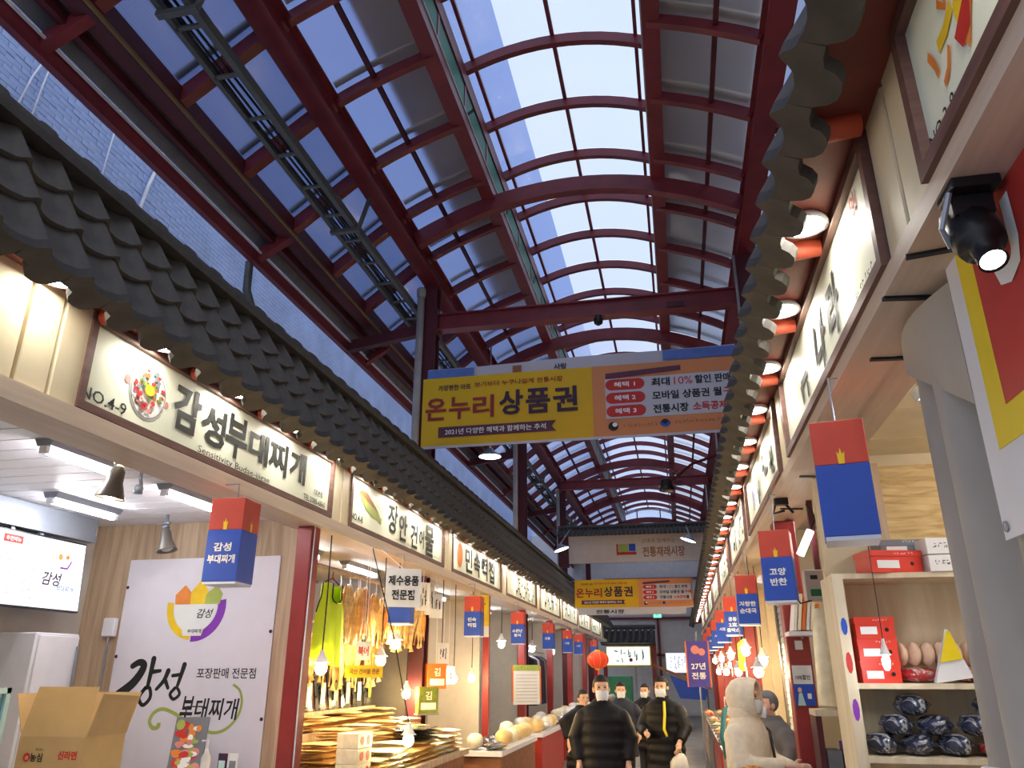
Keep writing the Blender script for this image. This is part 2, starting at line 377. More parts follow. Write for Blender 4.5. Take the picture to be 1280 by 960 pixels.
# long members
def longm(name, x, z, w, h, m='steel', y0=YA, y1=YB): return MB().box(x - w / 2, x + w / 2, y0, y1, z - h / 2, z + h / 2).build(name, m, roof)
for sx in (-1, 1):
    X = lambda d: XC + sx * d
    g = MB(); x = X(2.29); g.box(x - 0.12, x + 0.12, YA, YB, 7.23, 7.26).box(x - 0.12, x + 0.12, YA, YB, 7.52, 7.55).box(x - 0.06, x + 0.06, YA, YB, 7.26, 7.52)
    g.build('side_girder', 'steel', roof)
    longm('clerestory_sill', X(1.16), 7.97, 0.18, 0.15)
    longm('clerestory_head', X(1.14), 8.62, 0.12, 0.22)
    longm('flashing', X(1.11), 8.30, 0.02, 0.40, 'green_flash')
    longm('conduit', X(1.07), 8.06, 0.025, 0.025, 'pale_pipe')
    longm('side_purlin', X(1.78), zlow(X(1.78)) + 0.08, 0.05, 0.05, 'steel_dark')
    longm('monitor_purlin', X(1.0), zmon(X(1.0)) + 0.07, 0.045, 0.05)
    longm('eave_beam', X(3.24), 6.72, 0.16, 0.26, 'steel_dark'); longm('edge_strip', X(3.13), 6.60, 0.03, 0.03, 'yellow_edge')
    longm('gutter_beam', X(3.62), 6.36, 0.07, 0.15, 'steel'); longm('conduit', X(3.55), 6.42, 0.02, 0.02, 'white_wire')
    longm('gutter_purlin', X(3.42), 6.58, 0.07, 0.10, 'steel_dark')
    # the opaque overhang of the raised middle roof
    ov = MB(); a, b = X(1.16), X(2.05 if sx < 0 else 2.35); YO = 15.2; ov.add([(a, YA, 8.84), (b, YA, 8.62), (b, YO, 8.62), (a, YO, 8.84), (a, YA, 8.87), (b, YA, 8.65), (b, YO, 8.65), (a, YO, 8.87)], [(0, 1, 2, 3), (7, 6, 5, 4), (0, 4, 5, 1), (1, 5, 6, 2), (2, 6, 7, 3), (3, 7, 4, 0)])
    ov.build('overhang', 'eave_grey', roof)
    lt = MB(); a, b = X(3.30), X(3.62); lt.add([(a, YA, 6.80), (b, YA, 6.52), (b, YB, 6.52), (a, YB, 6.80), (a, YA, 6.82), (b, YA, 6.54), (b, YB, 6.54), (a, YB, 6.82)], [(0, 1, 2, 3), (7, 6, 5, 4), (0, 4, 5, 1), (1, 5, 6, 2), (2, 6, 7, 3), (3, 7, 4, 0)])
    lt.build('lean_to_sheet', mat('lean_grey', (112, 116, 126), rough=0.6), roof)
    rep('clerestory_brace', MB().beam((X(1.12), 0, 8.04), (X(1.12), PITCHY * 0.5, 8.65), 0.04, 0.04).mesh('clerestory_brace', 'steel'), RY[::2])
    rep('clerestory_post', MB().box(X(1.12) - 0.03, X(1.12) + 0.03, -0.03, 0.03, 8.04, 8.65).mesh('clerestory_post', 'steel'), RY)
longm('monitor_purlin', XC, zmon(XC) + 0.07, 0.05, 0.05)
# sheets, one per bay
def curved(x0, x1, f, dz, n=5):
    mb = MB(); h = PITCHY - 0.02
    mb.grid(n, 1, lambda u, v: (x0 + (x1 - x0) * u, 0.01 + h * v, f(x0 + (x1 - x0) * u) + dz)); return mb
for me, m in ((curved(-2.12, XC, zmon, 0.1).mesh('roof_sheet', 'clear_sheet', True), 0), (curved(XC, 0.14, zmon, 0.1).mesh('roof_sheet', 'clear_sheet', True), 0)):
    rep('roof_sheet', me, RY[:13])
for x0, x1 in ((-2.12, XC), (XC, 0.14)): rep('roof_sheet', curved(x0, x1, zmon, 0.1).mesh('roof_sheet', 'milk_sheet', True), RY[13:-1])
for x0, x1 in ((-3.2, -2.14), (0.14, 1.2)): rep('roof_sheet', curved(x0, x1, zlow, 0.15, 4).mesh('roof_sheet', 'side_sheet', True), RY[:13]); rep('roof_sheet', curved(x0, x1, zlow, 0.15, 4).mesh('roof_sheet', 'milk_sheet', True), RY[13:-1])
for s in (-1, 1):
    a, b = XC + s * 2.25, XC + s * 3.2
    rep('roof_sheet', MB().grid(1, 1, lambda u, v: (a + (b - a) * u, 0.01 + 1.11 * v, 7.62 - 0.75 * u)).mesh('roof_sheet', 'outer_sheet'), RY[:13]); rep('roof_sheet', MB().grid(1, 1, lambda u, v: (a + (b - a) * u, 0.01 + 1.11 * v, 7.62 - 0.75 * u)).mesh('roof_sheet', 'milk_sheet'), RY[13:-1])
# tie beams and columns
for y, z in ((10.0, 6.62), (22.6, 7.0)):
    t = MB().box(-3.2, 1.15, y - 0.09, y + 0.09, z - 0.13, z - 0.11).box(-3.2, 1.15, y - 0.09, y + 0.09, z + 0.11, z + 0.13).box(-3.2, 1.15, y - 0.03, y + 0.03, z - 0.11, z + 0.11).build('tie_beam', 'steel', roof)
    MB().box(-3.2, -3.17, y - 0.12, y + 0.12, z - 0.2, z + 0.2).box(0.16, 0.40, y - 0.095, y - 0.085, z - 0.1, z - 0.02).build('gusset', 'steel_dark', t)
def hcol(x, y, z1):
    c = MB().box(x - 0.1, x + 0.1, y - 0.11, y - 0.085, 0, z1).box(x - 0.1, x + 0.1, y + 0.085, y + 0.11, 0, z1).box(x - 0.02, x + 0.02, y - 0.085, y + 0.085, 0, z1).build('steel_column', 'steel_dark', roof)
    return c
for y in (10.0, 17.1, 23.8, 30.6):
    hcol(-3.3, y, 7.24); hcol(1.25, y, 7.24)
    dp = MB().tube([(-3.42, y - 0.17, 3.2), (-3.42, y - 0.17, 7.05)], 0.055, 10).lathe([(0.06, 7.0), (0.072, 7.05), (0.072, 7.12), (0.06, 7.15)], 12, (-3.42, y - 0.17, 0)); dp.build('downpipe', 'pale_pipe', roof, True)
    MB().tube([(1.42, y - 0.05, 3.2), (1.42, y - 0.05, 7.0)], 0.045, 8).build('downpipe', 'pale_pipe', roof, True)
    MB().tube([(1.12, y - 0.14, 3.2), (1.12, y - 0.14, 7.2)], 0.02, 8).build('conduit', 'pale_pipe', roof, True)
    MB().beam((-3.35, y, 6.55), (-4.66, y, 6.36), 0.12, 0.16).build('outrigger', 'steel_dark', roof)
    MB().beam((1.3, y, 6.55), (2.66, y, 6.36), 0.12, 0.16).build('outrigger', 'steel_dark', roof)
MB().tube([(-4.72, 7.3, 6.35), (-4.74, 7.35, 6.0), (-4.74, 7.6, 5.75), (-4.74, 14, 5.75), (-4.74, 30, 5.75)], 0.05, 8).build('rain_pipe', 'tray_grey', roof, True)
# gable glazing that closes the raised roof at its far end
gb = MB().box(-2.15, 0.2, 36.35, 36.45, 7.85, 7.95).box(-2.15, -2.07, 36.35, 36.45, 7.95, 8.9).box(0.08, 0.2, 36.35, 36.45, 7.95, 8.9).box(-1.55, -1.5, 36.35, 36.45, 7.95, 8.95).box(-0.48, -0.43, 36.35, 36.45, 7.95, 8.95).build('gable_frame', 'steel', roof)
for x0, x1 in ((-2.07, -1.55), (-1.5, -0.48), (-0.43, 0.08)): MB().box(x0, x1, 36.39, 36.41, 7.95, 8.93).build('pane', 'clear_sheet', gb)
bk = MB().beam((-4.2, 0, 6.66), (-4.66, 0, 6.38), 0.1, 0.12).mesh('gutter_bracket', 'steel')
rep('gutter_bracket', bk, RY[::3]); rep('gutter_bracket', MB().beam((2.2, 0, 6.66), (2.66, 0, 6.38), 0.1, 0.12).mesh('gutter_bracket', 'steel'), RY[::3])
# cable tray hung below the left girder
ct = thing('cable_tray', 'grey ladder cable tray hung under the roof alongside the left girder', 'cable tray', (-3.66, 0, 6.85))
MB().beam((-0.13, YA, 0), (-0.13, 36, 0), 0.05, 0.07).build('rail', 'tray_grey', ct); MB().beam((0.13, YA, 0.01), (0.13, 36, 0.01), 0.06, 0.10).build('rail', 'tray_grey', ct)
rme = MB().box(-0.13, 0.12, -0.02, 0.02, -0.035, -0.01).mesh('rung', 'tray_grey')
for k in range(62): put('rung', rme, ct, (0, -0.3 + k * 0.58, 0))
cb = [MB().tube([(dx + 0.02 * math.sin(k * 1.7 + dx * 30), YA + k * 1.5, 0.01) for k in range(25)], 0.014, 6) for dx in (-0.075, -0.03, 0.02, 0.065)]
for c in cb: c.build('cable', 'cable', ct, True)
hme = MB().box(-0.17, 0.20, -0.03, 0.03, -0.08, -0.035).beam((0.185, 0, -0.06), (0.31, 0, 0.39), 0.04, 0.04).mesh('hanger', 'tray_grey')
for k in range(10): put('hanger', hme, ct, (0, 4.15 + k * 3.4, 0))
# ---------------------------------------------------------------- tiled canopies over both rows of shops
TP = 0.27                                       # one roll and one valley
def tile_profile():
    ks = [0, 0.02, 0.04, 0.055, 0.07, 0.085, 0.10, 0.12, 0.14, 0.18, 0.225, 0.27]
    return [(u, 0.05 * math.exp(-((u - 0.07) / 0.032) ** 2) - 0.014 * math.sin(math.pi * max(0.0, u - 0.12) / 0.15) if u > 0.12 else 0.05 * math.exp(-((u - 0.07) / 0.032) ** 2)) for u in ks]
PRF = tile_profile()
def canopy(side, xs, label):
    # side -1: left row, slopes down towards +x ; side 1: mirrored
    sg = -side
    EX, EZ, RX, RZ = xs                          # eave and ridge lines
    root = thing('tile_canopy', label, 'canopy', (RX, 0, 0))
    L = math.hypot(EX - RX, EZ - RZ); d = Vector((EX - RX, 0, EZ - RZ)) / L; n = Vector((-d.z * (1 if d.x > 0 else -1), 0, abs(d.x)))
    if n.x * sg < 0: n.x = -n.x
    NC = 3; step = L / NC
    def tile_mesh():
        mb = MB(); ln = step + 0.03; up, lo = 0.0, 0.04
        P = lambda u, h, w, off: tuple(d * w + n * (h + off) + Vector((0, u, 0)))
        for u, h in PRF: mb.v.append(P(u, h, 0, up))
        for u, h in PRF: mb.v.append(P(u, h, ln, lo))
        for u, h in PRF: mb.v.append(P(u, h - 0.03, ln, lo))
        k = len(PRF)
        for u, h in PRF: mb.v.append(P(u, h, ln, lo))
        for i in range(k - 1):
            mb.f.append((i, i + 1, k + i + 1, k + i)); mb.f.append((3 * k + i, 3 * k + i + 1, 2 * k + i + 1, 2 * k + i))
        return mb
    tm = tile_mesh().mesh('tile', 'roof_tile', True)
    # eave tile: a thick lobed end below each roll and valley
    ev = MB(); out = [(u, h + 0.04) for u, h in PRF]
    out += [(0.268, -0.04), (0.262, -0.05), (0.245, -0.085), (0.215, -0.11), (0.175, -0.116), (0.135, -0.11), (0.105, -0.085), (0.09, -0.05), (0.05, -0.04), (0.004, -0.04)]
    k = len(out)
    for t in (0.025, 0.075):
        for u, h in out: ev.v.append(tuple(d * t + n * h + Vector((0, u, 0))))
    ev.f = [tuple(range(k)), tuple(range(k, 2 * k))[::-1]] + [(i, k + i, k + (i + 1) % k, (i + 1) % k) for i in range(k)]
    em = ev.mesh('eave_tile', 'ridge_tile')
    rt = MB(); m = 8
    for t, q in ((0, 1.0), (0.24, 1.0), (0.24, 1.14), (0.31, 1.14)):
        for i in range(m + 1):
            a = math.pi * i / m; rt.v.append((0.085 * q * math.cos(a), t, 0.085 * q * math.sin(a)))
    rt.f = [(j * (m + 1) + i, j * (m + 1) + i + 1, (j + 1) * (m + 1) + i + 1, (j + 1) * (m + 1) + i) for j in range(3) for i in range(m)]
    rm = rt.mesh('ridge_tile', 'ridge_tile', True)
    y = -1.34; c = 0; far = MB(); YE = 33.5
    while y < YE:
        for r in range(NC):
            q = (EX - RX) * r / NC; z = RZ + (EZ - RZ) * r / NC
            if c < 75: put('tile', tm, root, (q, y, z))
            else: far.add([(vx + q, vy + y, vz + z) for vx, vy, vz in [tuple(v.co) for v in tm.vertices]], [tuple(p.vertices) for p in tm.polygons])
        if c < 75: put('eave_tile', em, root, (EX - RX, y, EZ))
        else: far.add([(v.co.x + EX - RX, v.co.y + y, v.co.z + EZ) for v in em.vertices], [tuple(p.vertices) for p in em.polygons])
        y += TP; c += 1
    o = far.build('far_tiles', 'roof_tile', root, True); o['kind'] = 'stuff'
    for k in range(112): put('ridge_tile', rm, root, (0, -1.31 + k * 0.31, RZ + 0.04))
    MB().box(-0.06 - (0.06 if sg < 0 else 0), 0.06 + (0.06 if sg > 0 else 0), -1.4, YE, RZ - 0.03, RZ + 0.02).box(-0.04 - (0.04 if sg < 0 else 0), 0.04 + (0.04 if sg > 0 else 0), -1.4, YE, RZ + 0.02, RZ + 0.06).build('ridge_board', 'ridge_tile', root)
    # underside
    bk = EX - RX
    MB().add([(sg * -0.02, -1.4, 3.60), (bk - sg * 0.02, -1.4, EZ + 0.02), (bk - sg * 0.02, YE, EZ + 0.02), (sg * -0.02, YE, 3.60), (sg * -0.02, -1.4, 3.63), (bk - sg * 0.02, -1.4, EZ + 0.05), (bk - sg * 0.02, YE, EZ + 0.05), (sg * -0.02, YE, 3.63)],
             [(0, 1, 2, 3), (7, 6, 5, 4), (0, 4, 5, 1), (1, 5, 6, 2), (2, 6, 7, 3), (3, 7, 4, 0)]).build('soffit', 'soffit', root)
    rf = MB().tube([(sg * 0.09, 0, 3.562), (bk - sg * 0.01, 0, EZ - 0.005)], 0.045, 10).mesh('rafter', 'rafter_red', True)
    for k in range(40): put('rafter', rf, root, (0, -0.98 + k * 0.85, 0))
    # back of the canopy, resting on the shop fronts
    MB().box(-sg * 0.04 - 0.03, -sg * 0.04 + 0.03, -1.4, YE, 3.6, RZ).build('back_board', 'ridge_tile', root)
    return root
canopy(-1, (-2.72, 3.545, -3.04, 4.26), 'dark grey tiled canopy along the brick wall side above the shop with the bowl poster')
canopy(1, (0.535, 3.545, 0.84, 4.26), 'dark grey tiled canopy above the shop with the grey curtain and red shoeboxes')
# round led downlights under both canopies
dl = thing('downlight', 'round white led downlight under the tiled canopy by the grey curtain', 'light', (0.655, 3.06, 3.548), 0, 'round downlights under the canopy on the curtain side')
MB().lathe([(0.0, 0.03), (0.09, 0.03), (0.10, 0.012), (0.10, 0.0), (0.086, 0.0)], 20, cap=False).build('rim', 'white_wire', dl, True)
MB().lathe([(0.0, 0.002), (0.088, 0.002)], 20, cap=False).build('lens', 'led', dl)
RS_END = [2.27, 5.26, 8.35, 11.5, 14.65, 17.8, 20.95, 24.1, 40]
RS_NAME = ['NO.3-8', '나라', 'blue stroke', 'fourth shoebox side', 'fifth shoebox side', 'sixth shoebox side', 'seventh shoebox side', 'eighth shoebox side', 'farthest shoebox side']
def rlab(y): return 'round white led downlight over the %s sign' % RS_NAME[[i for i, e in enumerate(RS_END) if y < e][0]]
dl['label'] = rlab(3.06)
for k in (-2, -3, -4): dup(dl, (0.655, 3.06 + k * 0.95, 3.548), None, rlab(3.06 + k * 0.95))
for k in range(1, 34): dup(dl, (0.655, 3.06 + k * 0.85, 3.548), None, rlab(3.06 + k * 0.85))
LS_NAME = ['stew shop', 'dried fish shop', 'rice cake shop', 'fourth brick side', 'fifth brick side', 'sixth brick side', 'seventh brick side', 'farthest brick side']
for k in range(-1, 35):
    y = 3.695 + k * 0.85; dup(dl, (-2.865, y, 3.558), None, 'round white led downlight hidden behind tile lobes over the %s sign' % LS_NAME[max(0, min(7, int((y - 3.03) / 3.56)))], 'round downlights under the canopy on the brick wall side')
# ---------------------------------------------------------------- fascias, shop posts and sign boxes
LP = 3.56                                       # shop pitch on the left
t1 = struct('trim_1', None); t2 = struct('trim_2', None)
MB().box(-3.25, -2.96, -1.4, 34, 2.93, 3.03).build('fascia_beam', 'taupe', t1)
MB().box(-3.30, -3.10, -1.4, 34, 3.03, 3.62).build('fascia_board', 'cream_panel', t1)
MB().box(0.78, 0.96, -2, 30, 2.97, 3.04).build('fascia_beam', 'taupe', t2); MB().box(0.97, 1.14, -2, 30, 2.985, 3.04).build('fascia_beam', 'taupe', t2)
MB().box(0.88, 1.14, -2, 30, 3.04, 3.62).build('fascia_board', 'cream_panel', t2)
for k in range(-1, 9):
    y = 6.60 + (k - 1) * LP
    for a, b in ((-0.2, -0.01), (0.01, 0.2)): MB().box(-3.12, -2.985, y + a, y + b, 3.03, 3.6).build('cladding_panel', 'cream_panel', t1, bevel=0.006)
    yp = y - 0.38 if k < 2 else y - 1.36
    if k in (0, 1) or k > 3: MB().box(-3.16, -3.02, yp - 0.08, yp + 0.08, 0, 2.93).build('post', 'post_red', t1, bevel=0.008)
MB().tube([(-3.012, 6.16, 0.2), (-3.012, 6.15, 1.6), (-3.012, 6.17, 2.93)], 0.006, 6).build('cable', 'white_wire', t1)
MB().box(-3.1, -2.99, 1.2, 2.82, 3.03, 3.6).build('cladding_panel', 'cream_panel', t1, bevel=0.006)
RSY = [(-1.1, 2.03), (2.50, 5.05), (5.48, 8.15), (8.55, 11.3), (11.7, 14.45), (14.85, 17.6), (18.0, 20.75), (21.15, 23.9), (24.3, 27.0)]
for k in range(len(RSY) - 1):
    y = (RSY[k][1] + RSY[k + 1][0]) / 2; h = (RSY[k + 1][0] - RSY[k][1]) / 2 - 0.01
    MB().box(0.79, 0.9, y - h, y - 0.01, 3.04, 3.6).build('cladding_panel', 'cream_panel', t2, bevel=0.006); MB().box(0.79, 0.9, y + 0.01, y + h, 3.04, 3.6).build('cladding_panel', 'cream_panel', t2, bevel=0.006)
for y in (7.05, 11.5, 14.65, 17.8, 20.95, 24.1): MB().box(0.86, 1.04, y - 0.1, y + 0.1, 0, 2.97).build('post', 'post_red', t2, bevel=0.008)
jm = MB().box(-0.09, 0.09, -0.012, 0.012, -0.006, 0.006).mesh('clip', 'cable')
for y in (2.3, 2.62, 3.2, 4.6, 5.3, 6.4): put('clip', jm, t2, (0.95 if y > 3 else 0.868, y, 2.966), (0, 0, random.uniform(-0.3, 0.3)))

def signbox(label, w, loc, rz, h=0.54):
    s = thing('shop_sign', label, 'sign', loc, rz)      # origin: bottom centre of the face, facing local -y
    fw = 0.045
    MB().box(-w / 2, w / 2, -0.03, 0.10, 0, fw).box(-w / 2, w / 2, -0.03, 0.10, h - fw, h).box(-w / 2, -w / 2 + fw, -0.03, 0.10, fw, h - fw).box(w / 2 - fw, w / 2, -0.03, 0.10, fw, h - fw).build('frame', 'sign_frame', s)
    MB().box(-w / 2 + fw, w / 2 - fw, 0.0, 0.08, fw, h - fw).build('face', 'sign_face', s)
    return s
def lsign(k, label): return signbox(label, 3.16, (-3.0, 4.81 + k * LP, 3.04), R(90))
rnd = random.Random(5)
# 1: the stew shop
s = lsign(0, 'long cream sign reading 감성부대찌개 with a round stew picture')
mb = MB(); 
for i, (ch, x, z, h) in enumerate([('감', -0.64, 0.29, 0.30), ('성', -0.33, 0.27, 0.27), ('부', -0.04, 0.28, 0.31), ('대', 0.27, 0.29, 0.24), ('찌', 0.58, 0.29, 0.26), ('개', 0.91, 0.30, 0.26)]): txt(mb, ch, x, z, h, w=0.29, bold=0.03)
txt(mb, 'NO.4-9', -1.37, 0.105, 0.07, bold=0.01, w=0.36); txt(mb, 'Sensitivity Budae-jjigae', 0.0, 0.075, 0.06, w=0.95, bold=0.0)
txt(mb, '7호본점', 1.32, 0.17, 0.05, bold=0.01); txt(mb, 'TEL.2088-6890', 1.26, 0.09, 0.05, w=0.42, bold=0.008); ink(mb, s)
art = tag(MB().disc(-1.03, 0.27, 0.165, y=-0.004, n=28).build('stew_picture', 'ink_white', s), 'round stew picture with red and green toppings')
pm = {'ink_red': MB(), 'ink_green': MB(), 'ink_yellow': MB(), 'ink_pink': MB(), 'ink_grey': MB(), 'ink_brown': MB()}
for k in range(60):
    a = rnd.uniform(0, 6.28); q = 0.135 * math.sqrt(rnd.random()); c = rnd.choice(['ink_red', 'ink_red', 'ink_pink', 'ink_green', 'ink_grey', 'ink_brown'])
    pm[c].disc(-1.03 + q * math.cos(a), 0.27 + q * math.sin(a), rnd.uniform(0.012, 0.026), rnd.uniform(0.008, 0.02), y=-0.006 - 0.0002 * k, n=7)
pm['ink_yellow'].disc(-1.04, 0.28, 0.045, 0.035, y=-0.02, n=9)
pm['ink_pink'].disc(-1.215, 0.29, 0.03, 0.028, y=-0.003, n=10).disc(-0.85, 0.25, 0.022, y=-0.003, n=10)
pm['ink_grey'].ribbon([(-1.03 + 0.155 * math.cos(t * 0.2244), 0.27 + 0.155 * math.sin(t * 0.2244)) for t in range(29)], 0.006, -0.0058)
for c, b in pm.items(): ink(b, art, 'topping', c)
# 2: dried fish
s = lsign(1, 'cream sign reading 장안건어물 with a painted fish')
mb = MB()
for ch, x, z, h in [('장', -0.36, 0.29, 0.32), ('안', -0.02, 0.25, 0.30), ('건', 0.38, 0.22, 0.28), ('어', 0.66, 0.23, 0.22), ('물', 0.98, 0.25, 0.38)]: txt(mb, ch, x, z, h, bold=0.022)
txt(mb, 'NO.4-8', -1.36, 0.12, 0.065, w=0.3); scrawl(mb, 0.1, 0.09, 0.7, 0.03, 16, rnd); scrawl(mb, 1.2, 0.09, 0.4, 0.03, 10, rnd); ink(mb, s)
fx = [(-1.33, 0.38), (-1.27, 0.42), (-1.12, 0.41), (-0.95, 0.34), (-0.80, 0.27), (-0.73, 0.22), (-0.70, 0.235), (-0.71, 0.16), (-0.79, 0.195), (-0.98, 0.20), (-1.15, 0.25), (-1.28, 0.33)]
f = MB().flat(fx, -0.004).build('fish_picture', 'ink_olive', s)
MB().flat([fx[i] for i in (0, 1, 2, 3, 4)] + [(-0.98, 0.31), (-1.15, 0.34)], -0.006).disc(-1.12, 0.345, 0.02, y=-0.008, n=8).build('fish_back', 'ink_brown', f)
# 3: rice cakes
s = lsign(2, 'cream sign reading 민속떡집 with an orange oval')
mb = MB()
for ch, x in (('민', -0.62), ('속', -0.12), ('떡', 0.38), ('집', 0.88)): txt(mb, ch, x, 0.27, 0.36, w=0.40, bold=0.03)
ink(mb, s); ink(MB().disc(-1.13, 0.28, 0.15, 0.17, y=-0.004), s, 'orange_oval', 'ink_orange')
for k, lb in ((3, 'cream sign with two rows of black brush writing, fourth from the bowl poster shop'), (4, 'fifth cream sign along the brick wall side'), (5, 'sixth cream sign along the brick wall side'), (6, 'seventh cream sign along the brick wall side'), (7, 'farthest cream sign on the brick wall side next to the end wall')):
    s = lsign(k, lb); mb = MB()
    if k == 3: scrawl(mb, 0.3, 0.37, 1.6, 0.18, 5, rnd, t=0.03); scrawl(mb, 0.3, 0.16, 1.9, 0.18, 6, rnd, t=0.03)
    else: scrawl(mb, 0.1, 0.27, 2.2, 0.3, 4 + k % 2, rnd, t=0.045)
    ink(mb, s, 'brush_writing')
# right row: text starts at the far end
def rsign(k, label): a, b = RSY[k]; return signbox(label, b - a, (0.79, (a + b) / 2, 3.04), R(-90))
s = rsign(0, 'cream sign marked NO.3-8 with orange food drawings'); w = 3.13
mb = MB(); txt(mb, 'NO.3-8', -w / 2 + 0.16, 0.082, 0.048, w=0.2, bold=0.008); ink(mb, s)
do, dr, dg2, dy = MB(), MB(), MB(), MB()
do.ribbon([(-0.86, 0.34), (-0.80, 0.27), (-0.78, 0.22)], 0.04, -0.005).ribbon([(-0.74, 0.16), (-0.66, 0.18), (-0.60, 0.24)], 0.03, -0.005).ribbon([(-0.62, 0.42), (-0.54, 0.36), (-0.50, 0.44)], 0.035, -0.005).ribbon([(-0.42, 0.14), (-0.30, 0.24), (-0.16, 0.34)], 0.07, -0.005, 0.03).ribbon([(-0.3, 0.40), (-0.12, 0.42)], 0.06, -0.005)
dy.ribbon([(-0.72, 0.30), (-0.60, 0.30), (-0.48, 0.33)], 0.05, -0.0045).disc(-0.42, 0.28, 0.05, 0.06, y=-0.0045, n=10)
dr.flat([(-0.52, 0.22), (-0.46, 0.15), (-0.34, 0.17), (-0.28, 0.25), (-0.36, 0.27)], -0.006); dg2.disc(-0.38, 0.33, 0.03, 0.025, y=-0.007, n=8)
for q in (do, dr, dg2, dy): q.v = [(-1.40 + (x + 0.86) * 0.5, y, 0.02 + z * 0.82) for x, y, z in q.v]
ink(do, s, 'food_drawing', 'ink_orange'); ink(dr, s, 'food_drawing', 'ink_red'); ink(dg2, s, 'food_drawing', 'ink_green'); ink(dy, s, 'food_drawing', 'ink_yellow')
s = rsign(1, 'cream sign with slanting brush letters ending in 나라 above the red shoeboxes'); mb = MB()
txt(mb, '나', 0.05, 0.24, 0.30, bold=0.03, shear=0.15); txt(mb, '라', 0.42, 0.25, 0.28, bold=0.03, shear=0.15); scrawl(mb, -0.45, 0.24, 0.5, 0.26, 1, rnd, t=0.045); scrawl(mb, 0.95, 0.10, 0.3, 0.04, 7, rnd); ink(mb, s)
ink(txt(MB(), '의', 0.98, 0.42, 0.1, bold=0.03), s, 'lettering', 'ink_red')
s = rsign(2, 'cream sign with brush letters and a blue double stroke'); mb = MB(); scrawl(mb, 0.3, 0.26, 1.5, 0.3, 3, rnd, t=0.05); ink(mb, s, 'brush_writing')
ink(MB().ribbon([(-0.75, 0.42), (-0.72, 0.14)], 0.045, -0.006).ribbon([(-0.62, 0.42), (-0.6, 0.16)], 0.03, -0.006), s, 'blue_stroke', 'ink_blue')
for k, lb in ((3, 'fourth cream sign along the shoebox side'), (4, 'fifth cream sign along the shoebox side'), (5, 'sixth cream sign along the shoebox side'), (6, 'seventh cream sign along the shoebox side'), (7, 'eighth cream sign along the shoebox side'), (8, 'farthest cream sign on the shoebox side')):
    s = rsign(k, lb); mb = MB(); scrawl(mb, 0.1, 0.27, 1.8, 0.3, 4, rnd, t=0.045); ink(mb, s, 'brush_writing')
# ---------------------------------------------------------------- common fittings
mat('white_paint', (236, 234, 240), rough=0.45, var=0.03); mat('black_plastic', (24, 24, 26), rough=0.4)
mat('grey_metal', (140, 146, 156), rough=0.35, var=0.06, metal=0.4); mat('steel_plate', (126, 122, 116), rough=0.35, var=0.08, metal=0.6)
wood_mat('pale_wood', (176, 148, 120), (206, 180, 150), 2.2, (7, 7, 0.5)); wood_mat('brown_wood', (120, 72, 46), (150, 96, 62), 2.5, (0.6, 6, 6))
wood_mat('osb', (186, 150, 92), (226, 198, 140), 9, (0.5, 1, 3.0), 0.7); wood_mat('shelf_wood', (206, 190, 160), (226, 212, 184), 2, (5, 5, 0.5))
mat('cardboard', (190, 160, 112), rough=0.8, var=0.06); mat('paper', (240, 238, 234), rough=0.7, var=0.03); mat('screen_bezel', (40, 42, 50), rough=0.3)
glow('screen', (246, 248, 255), 1.25); glow('tube', (250, 249, 252), 48.0); glow('bulb_warm', (255, 222, 160), 300.0); glow('bulb_white', (250, 250, 250), 70.0)
mat('poster_white', (236, 230, 238), rough=0.4, var=0.02); mat('glass_edge', (180, 220, 225), rough=0.2)
sheet_mat('case_glass', (214, 236, 238), 0.95, 0.06, 0.10)
mat('neon', (218, 246, 24), rough=0.6, var=0.08, scale=3); mat('dry_fish', (230, 190, 128), rough=0.5, var=0.35, scale=14); mat('dry_fish2', (214, 152, 84), rough=0.5, var=0.35, scale=14)
mat('pack_gold', (240, 204, 136), rough=0.35, var=0.12, scale=12); mat('pack_cream', (246, 232, 200), rough=0.35, var=0.15, scale=12); mat('pack_dark', (52, 52, 48), rough=0.25, var=0.5, scale=25)
mat('pack_green', (120, 132, 50), rough=0.4, var=0.3, scale=12); mat('bag_clear', (222, 218, 210), rough=0.2, var=0.12, scale=8); mat('bag_navy', (40, 46, 72), rough=0.18, var=0.5, scale=10)
mat('orange_box', (226, 120, 50), rough=0.5); mat('red_box', (214, 58, 42), rough=0.45, var=0.05); mat('teal', (60, 120, 128), rough=0.5); mat('mint', (190, 222, 214), rough=0.6, var=0.05)
mat('skin', (222, 178, 150), rough=0.55, var=0.05)
WARM = 'warm'

def tube_light(label, loc, L, group=None, along='y'):
    t = thing('tube_light', label, 'light', loc, 0 if along == 'y' else R(90), group)
    MB().add([(-0.07, -L / 2, 0), (0.07, -L / 2, 0), (0.045, -L / 2, -0.045), (-0.045, -L / 2, -0.045), (-0.07, L / 2, 0), (0.07, L / 2, 0), (0.045, L / 2, -0.045), (-0.045, L / 2, -0.045)],
             [(0, 1, 2, 3), (7, 6, 5, 4), (0, 4, 5, 1), (1, 5, 6, 2), (2, 6, 7, 3), (3, 7, 4, 0)]).build('housing', 'grey_metal', t)
    MB().tube([(0, -L / 2 + 0.03, -0.068), (0, L / 2 - 0.03, -0.068)], 0.022, 10).build('tube', 'tube', t, True)
    MB().box(-0.025, 0.025, -L / 2, -L / 2 + 0.03, -0.09, -0.045).box(-0.025, 0.025, L / 2 - 0.03, L / 2, -0.09, -0.045).build('holder', 'white_paint', t)
    return t
